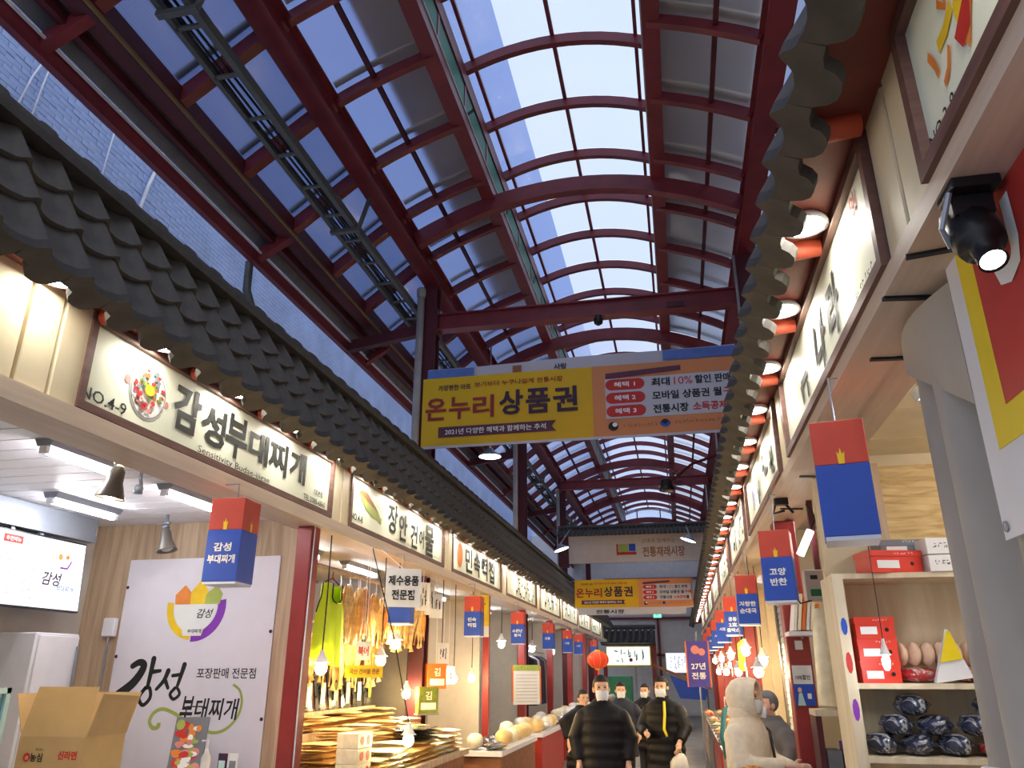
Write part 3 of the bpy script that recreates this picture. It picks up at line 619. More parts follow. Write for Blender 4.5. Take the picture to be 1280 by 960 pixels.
def make_bulb(warm=True, L=0.55, dx=0.0):
    b = thing('hanging_bulb', 'x', 'light')
    MB().tube([(dx, 0, L), (dx * 0.4 + 0.005, 0, 0.14 + (L - 0.14) * 0.45), (0, 0, 0.14)], 0.006, 6).build('cord', 'black_plastic', b)
    MB().lathe([(0.018, 0.15), (0.022, 0.12), (0.055, 0.06), (0.075, 0.045)], 14, cap=False).build('shade', 'paper', b, True)
    MB().ball((0, 0, 0), 0.05, 0.05, 0.055, 12, 8).build('bulb', 'bulb_warm' if warm else 'bulb_white', b, True)
    return b
def pack_mesh(name, w, l, h, m, crumple=0.3, seed=1):
    # pillow packet: puffed top and bottom, thin sealed ends
    rn = random.Random(seed); mb = MB(); n = 5
    off = [[rn.uniform(-1, 1) * crumple for _ in range(n + 1)] for _ in range(n + 1)]
    def f(sgn):
        def g(u, v):
            e = (math.sin(math.pi * min(max(u, 0.02), 0.98)) * math.sin(math.pi * min(max(v, 0.02), 0.98))) ** 0.35
            return ((u - 0.5) * w, (v - 0.5) * l, h / 2 + sgn * h / 2 * e * (1 + 0.5 * off[int(round(u * n))][int(round(v * n))]))
        return g
    mb.grid(n, n, f(1)); k = len(mb.f); mb.grid(n, n, f(-1)); mb.f[k:] = [q[::-1] for q in mb.f[k:]]
    return mb.mesh(name, m, True)
def blob_mesh(name, rx, ry, rz, m, seed=1, amp=0.18, tie=False):
    rn = random.Random(seed); mb = MB().ball((0, 0, rz), rx, ry, rz, 12, 8)
    ph = [rn.uniform(0, 6.28) for _ in range(6)]
    out = []
    for x, y, z in mb.v:
        q = 1 + amp * (math.sin(5 * x / rx + ph[0]) * math.sin(4 * y / ry + ph[1]) + 0.6 * math.sin(7 * z / rz + ph[2] + 3 * x / rx))
        out.append((x * q, y * q, max(0.0, z if z < rz * 0.3 else z * (0.9 + 0.1 * q))))
    mb.v = out
    if tie: mb.lathe([(0.012, rz * 1.85), (0.02, rz * 2.05), (rx * 0.35, rz * 2.45)], 8, cap=False)
    return mb.mesh(name, m, True)

# ---------------------------------------------------------------- stew shop (first on the left)
ce = struct('ceiling_stew_shop', None)
pl = MB().box(-5.4, -3.26, 0.007, 0.193, 3.06, 3.09).mesh('plank', 'white_paint')
for k in range(19): put('plank', pl, ce, (0, 2.75 + k * 0.2, 0))
MB().box(-5.4, -3.26, 2.7, 6.6, 3.075, 3.12).build('backing', 'ink_grey', ce)
tag(MB().box(-5.5, -5.4, 2.6, 6.6, 0, 3.12).build('wall_stew_shop_back', 'plaster'), kind='structure')
tag(MB().box(-5.4, -3.23, 6.45, 6.6, 0, 3.075).build('wall_stew_shop_partition', 'pale_wood'), kind='structure')
tag(MB().box(-5.4, -3.3, 2.55, 2.65, 0, 3.075).build('wall_stew_shop_side', 'plaster'), kind='structure')
tag(MB().box(-5.4, -5.12, 2.7, 6.1, 2.88, 3.05).box(-5.2, -5.1, 2.7, 6.1, 2.84, 2.90).build('trim_5', 'grey_metal'), kind='structure')
tube_light('short tube light on the plank ceiling next to the bell lamp over the counter', (-3.63, 4.07, 3.06), 0.62)
tube_light('tube light on the plank ceiling in front of the menu screen', (-4.69, 5.4, 3.06), 0.75)
tube_light('tube light on the plank ceiling near the square lantern', (-3.65, 5.35, 3.06), 0.8)
def bell(label, loc, lit, rot):
    t = thing('bell_lamp', label, 'lamp', loc)
    MB().tube([(0, 0, 0.13), (0, 0.01, 0.06), (0.01, 0, 0.0)], 0.014, 8).tube([(-0.03, 0, 0.06), (0.03, 0, 0.05)], 0.016, 8).tube([(0.0, -0.03, 0.02), (0, 0.03, 0.02)], 0.02, 8).build('bracket', 'grey_metal', t, True)
    MB().lathe([(0.028, 0.0), (0.045, -0.03), (0.05, -0.10), (0.085, -0.19), (0.088, -0.20), (0.08, -0.19), (0.045, -0.10)], 18, cap=False).rot(rot, 'Y').build('shade', 'steel_plate', t, True)
    MB().ball((0, 0, -0.165), 0.055, 0.055, 0.04, 12, 6).rot(rot, 'Y').build('bulb', 'bulb_warm' if lit else 'paper', t, True)
bell('lit metal bell lamp clamped under the stew shop sign', (-3.30, 4.02, 2.935), True, R(8))
bell('unlit pale bell lamp hanging before the bowl poster', (-4.38, 6.05, 2.935), False, R(-14))
tk = thing('track_head', 'small silver ceiling fitting beside the lit bell lamp', 'fitting', (-3.55, 4.55, 3.06)); MB().tube([(0, 0, 0), (0, 0, -0.06), (0.01, 0.01, -0.12)], 0.012, 8).build('stem', 'grey_metal', tk, True); MB().lathe([(0.02, -0.11), (0.03, -0.13), (0.03, -0.17)], 10).build('head', 'grey_metal', tk, True)
# menu screens
def screen(label, loc, w, h, full):
    s = thing('menu_screen', label, 'screen', loc, 0, None, (R(-4), 0, R(90)))
    MB().box(-w / 2 - 0.015, w / 2 + 0.015, 0.0, 0.05, -0.015, h + 0.015).build('bezel', 'screen_bezel', s, bevel=0.004); MB().box(-w / 2, w / 2, -0.004, 0.0, 0, h).build('panel', 'screen', s)
    for hx in (0.0, -0.3): MB().box(hx - 0.02, hx + 0.02, 0.02, 0.045, h, h + 0.16).build('hanger', 'grey_metal', s)
    r = random.Random(3); mb = MB()
    for k in range(8):
        for c, n in ((-0.36, 3), (-0.12, 2)): scrawl(mb, c * w, h * (0.80 - k * 0.095), 0.16 * w, 0.026, n, r, -0.006)
    ink(mb, s, 'menu_text', 'ink_grey')
    if full:
        ink(MB().rect(-0.40, -0.21, h - 0.09, h - 0.03, -0.006), s, 'red_tag', 'ink_red'); ink(txt(MB(), '추천메뉴', -0.305, h - 0.06, 0.035, w=0.15, y=-0.008), s, 'lettering', 'ink_white')
        ink(txt(MB(), '감성', 0.14, h * 0.42, 0.11, y=-0.008, bold=0.02, shear=0.2), s, 'lettering', 'ink_plum'); ink(txt(MB(), '부대찌개', 0.30, h * 0.30, 0.05, y=-0.008), s, 'lettering', 'ink_blue')
        ink(MB().ribbon([(0.22, h * 0.60), (0.30, h * 0.60), (0.33, h * 0.68), (0.34, h * 0.72)], 0.015, -0.007), s, 'bowl_mark', 'ink_purple'); ink(MB().disc(0.21, h * 0.76, 0.025, y=-0.007).disc(0.29, h * 0.77, 0.02, y=-0.007), s, 'bowl_mark', 'ink_orange')
    return s
screen('wide white menu screen with a red tag and a bowl mark', (-5.07, 5.5, 2.24), 0.98, 0.56, True)
screen('second white menu screen partly outside the view beside the first', (-5.07, 4.42, 2.24), 0.98, 0.56, False)
# the bowl poster
ps = thing('poster', 'large white poster with a colourful bowl logo and brush lettering 감성', 'poster', (-4.21, 6.44, 0.88))
MB().box(-0.76, 0.76, -0.004, 0.006, 0, 1.85).build('sheet', 'poster_white', ps)
def crescent(mb, cx, cz, r0, r1, a0, a1, y, n=14):
    pts = [(cx + r1 * math.cos(R(a0 + (a1 - a0) * k / n)), cz + r1 * math.sin(R(a0 + (a1 - a0) * k / n))) for k in range(n + 1)]
    ins = [(cx + r0 * math.cos(R(a1 + (a0 - a1) * k / n)), cz + 0.0 + r0 * math.sin(R(a1 + (a0 - a1) * k / n))) for k in range(n + 1)]
    for k in range(n): mb.flat([pts[k], pts[k + 1], ins[n - k - 1], ins[n - k]], y)
    return mb
cx, cz = -0.02, 1.42
ink(crescent(MB(), cx, cz, 0.22, 0.30, 268, 372, -0.006), ps, 'bowl_logo', 'ink_purple'); ink(crescent(MB(), cx, cz, 0.22, 0.285, 172, 266, -0.006), ps, 'bowl_logo', 'ink_yellow')
def petal(x, z, w, h, lean): return [(x - w / 2, z), (x - w * 0.55 + lean * 0.4, z + h * 0.5), (x + lean, z + h), (x + w * 0.55 + lean * 0.4, z + h * 0.5), (x + w / 2, z)]
ink(MB().flat(petal(-0.15, cz + 0.02, 0.16, 0.17, 0.0), -0.0055), ps, 'bowl_logo', 'ink_orange'); ink(MB().flat(petal(0.0, cz + 0.02, 0.16, 0.22, 0.01), -0.006), ps, 'bowl_logo', 'ink_yellow'); ink(MB().flat(petal(0.14, cz + 0.02, 0.15, 0.17, 0.03), -0.0065), ps, 'bowl_logo', 'ink_olive')
bw = MB().flat([(cx - 0.21, cz + 0.02)] + [(cx - 0.21 * math.cos(R(a)), cz + 0.01 - 0.24 * math.sin(R(a))) for a in range(0, 61, 10)] + [(cx - 0.09, cz - 0.25), (cx + 0.09, cz - 0.25)] + [(cx + 0.21 * math.cos(R(a)), cz + 0.01 - 0.24 * math.sin(R(a))) for a in range(60, -1, -10)] + [(cx + 0.21, cz + 0.02)], -0.008)
ink(bw, ps, 'bowl_logo', 'ink_white'); mb = MB(); txt(mb, '감성', 0.08, cz - 0.06, 0.08, y=-0.01, shear=0.25); txt(mb, '부대찌개', 0.0, cz - 0.21, 0.035, y=-0.01)
brush(mb, [(-0.56, 0.92), (-0.50, 0.95), (-0.45, 0.93), (-0.47, 0.86), (-0.54, 0.77), (-0.66, 0.68)], 0.05, 0.085); brush(mb, [(-0.36, 0.98), (-0.37, 0.86), (-0.38, 0.76)], 0.05, 0.035); brush(mb, [(-0.37, 0.87), (-0.28, 0.88)], 0.04, 0.03); brush(mb, [(-0.40, 0.74), (-0.45, 0.66), (-0.40, 0.60), (-0.34, 0.66), (-0.36, 0.74), (-0.41, 0.73)], 0.035, 0.03)
brush(mb, [(-0.20, 0.88), (-0.23, 0.80), (-0.29, 0.73)], 0.045, 0.03); brush(mb, [(-0.215, 0.80), (-0.18, 0.74)], 0.035, 0.03); brush(mb, [(-0.05, 0.93), (-0.07, 0.84), (-0.09, 0.76)], 0.045, 0.03); brush(mb, [(-0.15, 0.84), (-0.07, 0.85)], 0.03, 0.03); brush(mb, [(-0.11, 0.74), (-0.15, 0.69), (-0.11, 0.65), (-0.06, 0.69), (-0.09, 0.74), (-0.12, 0.735)], 0.03, 0.025); txt(mb, '포장판매 전문점', 0.36, 0.86, 0.085, w=0.56, bold=0.012)
txt(mb, '부', 0.03, 0.56, 0.23, w=0.12, bold=0.02, shear=0.1); txt(mb, '대찌개', 0.31, 0.575, 0.17, w=0.40, bold=0.018, shear=0.1); txt(mb, '부대찌개', 0.0, 0.06, 0.09); ink(mb, ps)
sw = curve2([(-0.22, 0.46), (-0.22, 0.43), (-0.27, 0.42), (-0.31, 0.47), (-0.28, 0.54), (-0.20, 0.57), (-0.09, 0.54), (0.04, 0.48), (0.17, 0.43), (0.30, 0.39), (0.42, 0.42), (0.51, 0.51), (0.54, 0.62), (0.51, 0.72), (0.44, 0.77)])
ink(MB().ribbon(sw, 0.035, -0.005, 0.02), ps, 'swirl', 'ink_olive')
st = MB()
for x, z in ((-0.75, 0.55), (-0.74, 1.0), (-0.74, 1.6), (0.74, 0.5), (0.74, 1.2)): st.disc(x, z, 0.016, y=-0.012, n=8)
ink(st, ps, 'fixing', 'ink_plum')
# counter, box, case
ct_ = thing('counter', 'pale counter of the stew shop below the cardboard box', 'counter', (-3.8, 4.6, 0)); MB().box(-0.55, 0.5, -1.75, 1.0, 0.86, 0.92).build('top', 'white_paint', ct_, bevel=0.006); MB().box(-0.5, 0.45, -1.7, 0.95, 0, 0.86).build('body', 'pale_wood', ct_)
bx = thing('cardboard_box', 'open cardboard box with red print and raised flaps on the stew shop counter', 'box', (-3.90, 4.79, 0.92))
MB().box(-0.235, 0.235, -0.19, -0.185, 0, 0.45).box(-0.235, 0.235, 0.185, 0.19, 0, 0.45).box(-0.235, -0.23, -0.185, 0.185, 0, 0.45).box(0.23, 0.235, -0.185, 0.185, 0, 0.45).box(-0.23, 0.23, -0.185, 0.185, 0, 0.006).build('carton', 'cardboard', bx)
for v in ([(-0.235, -0.19, 0.45), (0.235, -0.19, 0.45), (0.215, -0.12, 0.74), (-0.225, -0.12, 0.74)], [(0.235, -0.185, 0.45), (0.235, 0.185, 0.45), (0.31, 0.16, 0.68), (0.29, -0.16, 0.70)], [(-0.235, -0.185, 0.45), (-0.235, 0.185, 0.45), (-0.33, 0.18, 0.70), (-0.33, -0.18, 0.70)], [(-0.235, 0.19, 0.45), (0.235, 0.19, 0.45), (0.225, 0.30, 0.70), (-0.225, 0.30, 0.70)]):
    MB().add([tuple(p) for p in v] + [(p[0] + 0.004, p[1] + 0.004, p[2]) for p in v], [(0, 1, 2, 3), (7, 6, 5, 4), (0, 4, 5, 1), (1, 5, 6, 2), (2, 6, 7, 3), (3, 7, 4, 0)]).build('flap', 'cardboard', bx)
ink(txt(txt(MB(), '농심', -0.085, 0.33, 0.05, y=-0.194, bold=0.03), '주식회사', -0.07, 0.375, 0.015, y=-0.194), bx); rr = MB().disc(-0.155, 0.33, 0.026, y=-0.193).rect(-0.06, 0.17, 0.20, 0.265, -0.193); txt(rr, '신라면', 0.135, 0.345, 0.05, y=-0.194, bold=0.04); ink(rr, bx, 'print', 'ink_red')
ink(MB().rect(0.0, 0.13, 0.20, 0.235, -0.195).disc(-0.152, 0.328, 0.012, y=-0.1945), bx, 'print', 'cardboard')
gc = thing('glass_case', 'glass display case with pale blue edges next to the cardboard box', 'display case', (-3.95, 3.45, 0.92))
fr = MB()
for x in (-0.33, 0.33):
    for y in (-0.42, 0.42): fr.box(x - 0.015, x + 0.015, y - 0.015, y + 0.015, 0, 0.75)
for z in (0.0, 0.72): fr.box(-0.345, 0.345, -0.435, -0.405, z, z + 0.03).box(-0.345, 0.345, 0.405, 0.435, z, z + 0.03).box(-0.345, -0.315, -0.405, 0.405, z, z + 0.03).box(0.315, 0.345, -0.405, 0.405, z, z + 0.03)
fr.build('frame', 'glass_edge', gc); MB().box(-0.315, 0.315, 0.418, 0.422, 0.03, 0.72).build('pane', 'case_glass', gc); MB().box(0.328, 0.332, -0.405, 0.405, 0.03, 0.72).build('pane', 'case_glass', gc); MB().box(-0.315, 0.315, -0.405, 0.405, 0.36, 0.37).build('shelf', 'case_glass', gc)
vs = thing('slatted_vent', 'grey slatted vent panel below the menu screens', 'vent', (-5.39, 5.1, 1.55)); MB().box(0, 0.03, -0.55, -0.52, 0, 0.68).box(0, 0.03, 0.30, 0.33, 0, 0.68).box(0, 0.03, -0.12, -0.09, 0, 0.68).box(0, 0.03, -0.55, 0.33, -0.03, 0).build('frame', 'screen_bezel', vs)
sl = MB().box(0.0, 0.02, -0.52, 0.30, 0, 0.075).mesh('slat', 'grey_metal')
for k in range(8): put('slat', sl, vs, (0.0, 0, 0.01 + k * 0.085), (0, 0.2, 0))
fz = thing('refrigerator', 'tall white refrigerator standing by the pale wood partition', 'refrigerator', (-5.2, 5.82, 0)); MB().box(-0.18, 0.18, -0.28, 0.2, 0.04, 2.05).build('body', 'white_paint', fz, bevel=0.01); MB().box(0.181, 0.20, -0.26, 0.18, 0.9, 2.03).build('door', 'white_paint', fz, bevel=0.006); MB().tube([(0.23, 0.14, 1.5), (0.23, 0.14, 1.95)], 0.012, 8).build('handle', 'grey_metal', fz.children[1])
sb = thing('switch_box', 'small white box fixed on the pale wood partition under the screen', 'box', (-5.05, 6.44, 2.05)); MB().box(-0.06, 0.06, -0.06, 0, 0, 0.16).build('body', 'white_paint', sb, bevel=0.008); MB().tube([(0, -0.03, 0), (0.0, -0.03, -0.5)], 0.01, 6).build('cable', 'grey_metal', sb)
# small things on the counter end
c2 = thing('side_table', 'narrow table below the bowl poster', 'table', (-3.75, 5.95, 0)); MB().box(-0.5, 0.5, -0.22, 0.3, 0.92, 0.96).build('top', 'white_paint', c2)
for x in (-0.46, 0.46):
    for y in (-0.18, 0.26): MB().box(x - 0.02, x + 0.02, y - 0.02, y + 0.02, 0, 0.92).build('leg', 'grey_metal', c2)
pf = thing('photo_stand', 'standing picture of meat and vegetables before the bowl poster', 'picture', (-3.83, 5.95, 0.96), R(12)); MB().box(-0.13, 0.13, 0, 0.02, 0, 0.46).rot(R(-10), 'X').build('board', 'ink_grey', pf); MB().box(-0.1, 0.1, 0.17, 0.18, 0, 0.3).rot(R(20), 'X').build('prop', 'ink_grey', pf)
r = random.Random(9)
for m in ('ink_orange', 'ink_pink', 'ink_red', 'ink_white', 'ink_olive'):
    b = MB()
    for k in range(9): b.disc(r.uniform(-0.085, 0.085), r.uniform(0.05, 0.42), r.uniform(0.02, 0.045), r.uniform(0.015, 0.04), y=-0.003 - k * 0.0004 - 0.004 * r.random(), n=8)
    ink(b.rot(R(-10), 'X'), pf, 'food_print', m)
MB().tube([(-0.07, 0.075, 0.45), (-0.06, 0.08, 0.53), (0.06, 0.08, 0.53), (0.07, 0.075, 0.50)], 0.006, 6).build('handle', 'black_plastic', pf)
sn = thing('pump_bottle', 'clear pump bottle beside the standing meat picture', 'bottle', (-3.66, 5.98, 0.96)); MB().lathe([(0.035, 0), (0.038, 0.02), (0.038, 0.17), (0.014, 0.21), (0.014, 0.23)], 12).build('body', 'bag_clear', sn, True); MB().tube([(0, 0, 0.23), (0, 0, 0.29), (-0.05, 0, 0.285)], 0.008, 6).build('pump', 'white_paint', sn)
for x, m, lb in ((-3.52, 'ink_plum', 'small dark card stand on the side table'), (-3.43, 'paper', 'small white card stand on the side table')):
    o = thing('card_stand', lb, 'card', (x, 5.98, 0.96), R(-8)); MB().box(-0.04, 0.04, 0, 0.01, 0, 0.2).build('card', m, o); ink(MB().rect(-0.03, 0.03, 0.03, 0.15, -0.003), o, 'print', 'mint' if m != 'paper' else 'ink_grey'); MB().box(-0.04, 0.04, -0.02, 0.04, -0.0, 0.01).build('foot', 'black_plastic', o)

# ---------------------------------------------------------------- dried fish shop (second on the left)
mat('warm_wall', (214, 196, 160), rough=0.8, var=0.06)
tag(MB().box(-5.3, -5.2, 6.6, 10.66, 0, 3.0).build('wall_fish_shop_back', 'warm_wall'), kind='structure'); tag(MB().box(-5.2, -3.25, 6.6, 10.2, 2.95, 3.02).build('ceiling_fish_shop', 'plaster'), kind='structure')
tag(MB().box(-5.2, -4.1, 10.62, 10.68, 0, 2.95).build('wall_fish_shop_partition', 'plaster'), kind='structure')
tube_light('white tube light over the yellow vest', (-3.7, 7.2, 2.95), 1.0); tube_light('white tube light over the hanging dried fish', (-3.7, 8.9, 2.95), 1.0)
for n, (x, z, m) in enumerate(((-3.2, 2.66, 'pale_wood'), (-3.36, 2.72, 'grey_metal'), (-3.64, 2.23, 'pale_wood'))):
    tag(MB().tube([(x, 6.60, z), (x - (0.03 if n < 2 else 0.0), 9.90 if n < 2 else 10.09, z + (0.02 if n < 2 else 0.0))], 0.017, 8).build('hanging_rail', m), ['wooden pole carrying the yellow vest and dried fish', 'metal pole behind the wooden pole with dried fish', 'low wooden pole carrying the lower row of dried fish'][n], 'rail')
# yellow vest
v = thing('mesh_vest', 'bright yellow sleeveless vest on a hanger', 'vest', (-3.2, 7.02, 1.80), R(90))
def vest():
    mb = MB(); ys = [0.0, 0.12, 0.28, 0.42, 0.50, 0.56, 0.62, 0.68, 0.73]; hw = [0.345, 0.34, 0.33, 0.31, 0.285, 0.245, 0.215, 0.205, 0.20]
    n = 14
    for s_, dn in ((-1, 0.50), (1, 0.60)):
        for j, z in enumerate(ys):
            for i in range(n + 1):
                x = -hw[j] + 2 * hw[j] * i / n; y = s_ * (0.05 + 0.012 * math.sin(i * 1.9 + j * 0.4)) * (1 - (abs(x) / hw[j]) ** 4)
                mb.v.append((x, y, z + (0.01 * math.sin(i * 1.3) if j == 0 else 0)))
    m = len(ys)
    for q in range(2):
        for j in range(m - 1):
            for i in range(n):
                xm = -hw[j] + 2 * hw[j] * (i + 0.5) / n
                if ys[j] >= (0.56 if q == 0 else 0.66) and abs(xm) < 0.105: continue
                a = q * m * (n + 1) + j * (n + 1) + i; mb.f.append((a, a + 1, a + n + 2, a + n + 1))
    return mb
vest().build('cloth', 'neon', v, True)
bd = MB(); bd.tube([(-0.105, -0.06, 0.73), (-0.105, -0.06, 0.60), (-0.07, -0.062, 0.57), (0.0, -0.064, 0.555), (0.07, -0.062, 0.57), (0.105, -0.06, 0.60), (0.105, -0.06, 0.73)], 0.007, 6)
bd.tube([(-0.2, 0, 0.73), (-0.205, 0, 0.66), (-0.22, 0, 0.60), (-0.255, 0, 0.545), (-0.30, 0, 0.46)], 0.007, 6).tube([(0.2, 0, 0.73), (0.205, 0, 0.66), (0.22, 0, 0.60), (0.255, 0, 0.545), (0.30, 0, 0.46)], 0.007, 6)
o = bd.build('black_binding', 'black_plastic', v, True); o['kind'] = 'stuff'
MB().tube([(-0.16, 0, 0.74), (0, 0, 0.79), (0.16, 0, 0.74)], 0.008, 6).tube([(0, 0, 0.79), (0, 0, 0.83), (0.03, 0, 0.86)], 0.005, 6).build('hanger', 'ink_maroon', v, True)
# dried fish hung in bundles
def fish_mesh(L, w, m, seed):
    rn = random.Random(seed); mb = MB(); st = [(0.0, 0.10), (0.10, 0.45), (0.25, 0.9), (0.45, 1.0), (0.65, 0.75), (0.82, 0.35), (0.88, 0.22), (1.0, 0.6)]
    for t, q in st:
        for k in range(8):
            a = 2 * math.pi * k / 8; mb.v.append((w * q * math.cos(a) + 0.012 * math.sin(t * 5 + seed), 0.35 * w * q * math.sin(a) * (0.25 if t > 0.9 else 1), -L * t))
    for i in range(len(st) - 1):
        for k in range(8): mb.f.append((i * 8 + k, i * 8 + (k + 1) % 8, i * 8 + 8 + (k + 1) % 8, i * 8 + 8 + k))
    mb.f += [tuple(range(8))[::-1], tuple(range(len(st) * 8 - 8, len(st) * 8))]
    return mb.mesh('fish', m, True)
FM = [fish_mesh(0.52, 0.08, 'dry_fish', 1), fish_mesh(0.46, 0.09, 'dry_fish2', 2), fish_mesh(0.56, 0.075, 'dry_fish', 3)]
def bundle(seed):
    rn = random.Random(seed); b = thing('dried_fish_bundle', 'x', 'dried fish')
    MB().tube([(0, 0, 0.12), (0.01, 0, 0.04), (0, 0, -0.03)], 0.006, 6).tube([(-0.02, 0, 0.0), (0.02, 0, 0.0)], 0.012, 6).build('string', 'paper', b)
    for k in range(4): put('fish', FM[(seed + k) % 3], b, (rn.uniform(-0.03, 0.03), 0.03 * (k - 1.5), 0), (rn.uniform(-0.16, 0.16), (k - 1.5) * 0.11, R(90) + rn.uniform(-0.5, 0.5)))
    return b
bs = [bundle(s_) for s_ in (1, 2, 3)]
r = random.Random(21); k = 0
for row, (x, z, ys) in enumerate(((-3.22, 2.56, [7.52, 7.72, 7.95, 8.75, 9.0, 9.25, 9.5, 9.75]), (-3.38, 2.60, [7.6, 7.85, 8.1, 8.35, 8.6, 8.9, 9.15, 9.4, 9.7]), (-3.64, 2.13, [7.7, 8.0, 8.3, 8.6, 8.9, 9.2, 9.5]))):
    for nth, y in enumerate(ys):
        src = bs[k % 3]; loc = (x + r.uniform(-0.03, 0.03), y, z + r.uniform(-0.04, 0.04)); lb = ORD[nth] + (' dried fish bundle from the yellow vest on the wooden pole', ' dried fish bundle from the yellow vest on the metal pole', ' dried fish bundle from the yellow vest in the lower row')[row]
        if k < 3: src.location = loc; src['label'] = lb; src['group'] = 'hanging dried fish'
        else: dup(src, loc, r.uniform(-0.4, 0.4), lb, 'hanging dried fish')
        k += 1
# bulbs
BULBS = [((-3.07, 6.64, 1.78), 'lit bulb below the hem of the yellow vest'), ((-3.1, 8.15, 1.86), 'lit bulb with a grey shade beside the dried fish'), ((-3.1, 8.6, 2.04), 'higher lit bulb among the dried fish'), ((-3.1, 10.38, 1.73), 'lit bulb at the orange packet'), ((-3.1, 11.0, 1.66), 'lit bulb by the grey cabinet'), ((-3.1, 12.0, 1.66), 'lit bulb before the pot shelves'), ((-3.1, 12.95, 1.65), 'lit bulb at the slim red post'), ((-3.3, 9.6, 1.5), 'small lit bulb above the green packets'), ((-2.52, 7.45, 1.16), 'lit bulb hanging among the golden packets')]
for n, (p, lb) in enumerate(BULBS):
    b = make_bulb(True, (2.94 if p[0] > -3.25 else 2.96) - p[2], 0.0 if p[0] < -2.97 else -2.99 - p[0]); b.location = p; b['label'] = lb; b['group'] = 'bare bulbs along the fish shop'
# paper signs
def card(name, label, loc, rz, w, h, tie=None, m='ink', lines=None, mm='paper', cat='sign', group=None):
    c = thing(name, label, cat, loc, rz, group); MB().box(-w / 2, w / 2, 0, 0.006, 0, h).build('sheet', mm, c); mb = MB()
    for tx, z, hh, ww in (lines or []): txt(mb, tx, 0, z, hh, w=ww, y=-0.004, bold=0.03)
    if lines: ink(mb, c, 'lettering', m)
    if tie:
        v = Matrix.Rotation(-rz, 3, 'Z') @ (Vector(tie) - Vector(loc)); MB().tube([(0, 0.003, h - 0.01), tuple(v)], 0.003, 5).build('string', 'paper', c)
    return c
card('paper_sign', 'white paper sign reading 제수용품 전문점', (-2.70, 7.62, 2.36), R(28), 0.36, 0.38, (-2.98, 7.62, 2.96), lines=[('제수용품', 0.26, 0.10, 0.31), ('전문점', 0.12, 0.10, 0.23)])
card('paper_sign', 'small white sign with red letters 북어', (-3.08, 7.60, 1.86), R(60), 0.17, 0.17, (-3.08, 7.60, 2.94), m='ink_red', lines=[('북어', 0.085, 0.09, 0.13)])
card('paper_sign', 'narrow yellow strip sign under the 북어 sign', (-2.98, 7.42, 1.70), R(60), 0.45, 0.11, (-2.98, 7.42, 2.94), m='ink_brown', lines=[('국산 건어물 전문', 0.055, 0.05, 0.36)], mm='ink_yellow')
for n, (y, z, w, h) in enumerate(((9.35, 2.45, 0.2, 0.34), (9.62, 2.42, 0.14, 0.36), (9.9, 2.40, 0.2, 0.3), (10.3, 1.85, 0.18, 0.26), (10.55, 1.6, 0.2, 0.22))):
    c = card('notice_sheet', ['white notice with black marks before the dried fish', 'narrow white notice beside the dried fish', 'white price notice at the end of the fish poles', 'white notice with a yellow foot on the grey cabinet', 'lower white notice on the grey cabinet'][n], (-3.05, y, z), R(50), w, h, (-3.05, y, 2.94))
    ink(scrawl(MB(), 0, h * 0.5, w * 0.7, h * 0.6, 3, r, -0.004, 0.012), c, 'writing', 'ink')
# shelves and tables
tb = thing('display_table', 'long table stacked with dried fish packets', 'table', (-3.1, 8.25, 0)); MB().box(-0.75, 0.55, -1.55, 1.55, 0.84, 0.90).build('top', 'pale_wood', tb); MB().box(-0.72, 0.5, -1.5, 1.5, 0.08, 0.84).build('skirt', 'brown_wood', tb)
MB().box(-0.75, -0.27, -1.55, 1.55, 0.90, 1.22).build('step', 'pale_wood', tb)
packs = {'pack_gold': pack_mesh('packet', 0.34, 0.27, 0.04, 'pack_gold', 0.2, 1), 'pack_cream': pack_mesh('packet', 0.34, 0.27, 0.04, 'pack_cream', 0.2, 2), 'pack_dark': pack_mesh('packet', 0.34, 0.28, 0.026, 'pack_dark', 0.3, 3)}
def stack(x, y, z, n, kind, lb, h=0.047):
    for i in range(max(2, int(n * 0.74))):
        o = put('fish_packet', packs[kind], None, (x + r.uniform(-0.015, 0.015), y + r.uniform(-0.015, 0.015), z + i * h), (0, 0, r.uniform(-0.12, 0.12))); tag(o, lb, 'packet', 'stacked packets of the fish shop')
for i in range(9):
    y = 6.92 + i * 0.32
    stack(-3.58, y, 1.22, 3 + i % 3, 'pack_gold', 'golden fish packet of the %s stack from the red post on the upper step' % ORD[i])
    stack(-3.16, y, 0.90, 9 + (i * 2) % 4, 'pack_gold' if i % 4 != 3 else 'pack_cream', ('golden' if i % 4 != 3 else 'cream') + ' fish packet of the %s middle stack from the red post' % ORD[i])
    if i in (4, 5): stack(-2.78, 7.15 + i * 0.30, 0.90, 6, 'pack_gold', 'golden fish packet under black packets in the %s front stack' % ORD[i]); stack(-2.78, 7.15 + i * 0.30, 1.09, 6, 'pack_dark', 'black seaweed packet on golden packets in the %s front stack' % ORD[i], 0.032)
    else: stack(-2.78, 7.15 + i * 0.30, 0.90, 5 + i % 3, 'pack_cream' if i in (1, 2, 6, 7) else 'pack_gold', ('cream' if i in (1, 2, 6, 7) else 'golden') + ' fish packet of the %s front stack from the red post' % ORD[i])
sw_ = pack_mesh('packet', 0.26, 0.40, 0.05, 'pack_dark', 0.6, 7)
for i in range(9):
    o = thing('seaweed_bag', '%s upright dark seaweed bag from the red post' % ORD[i], 'bag', (-3.86, 7.0 + i * 0.34, 1.36), R(90), 'upright seaweed bags'); b = put('bag', sw_, o, (0, 0.03, 0.2), (R(80), 0, 0)); lab = MB().box(-0.05, 0.05, -0.045, -0.04, 0.05 + 0.02 * (i % 3), 0.28).build('label_strip', ['pack_cream', 'paper', 'pack_green'][i % 3], o)
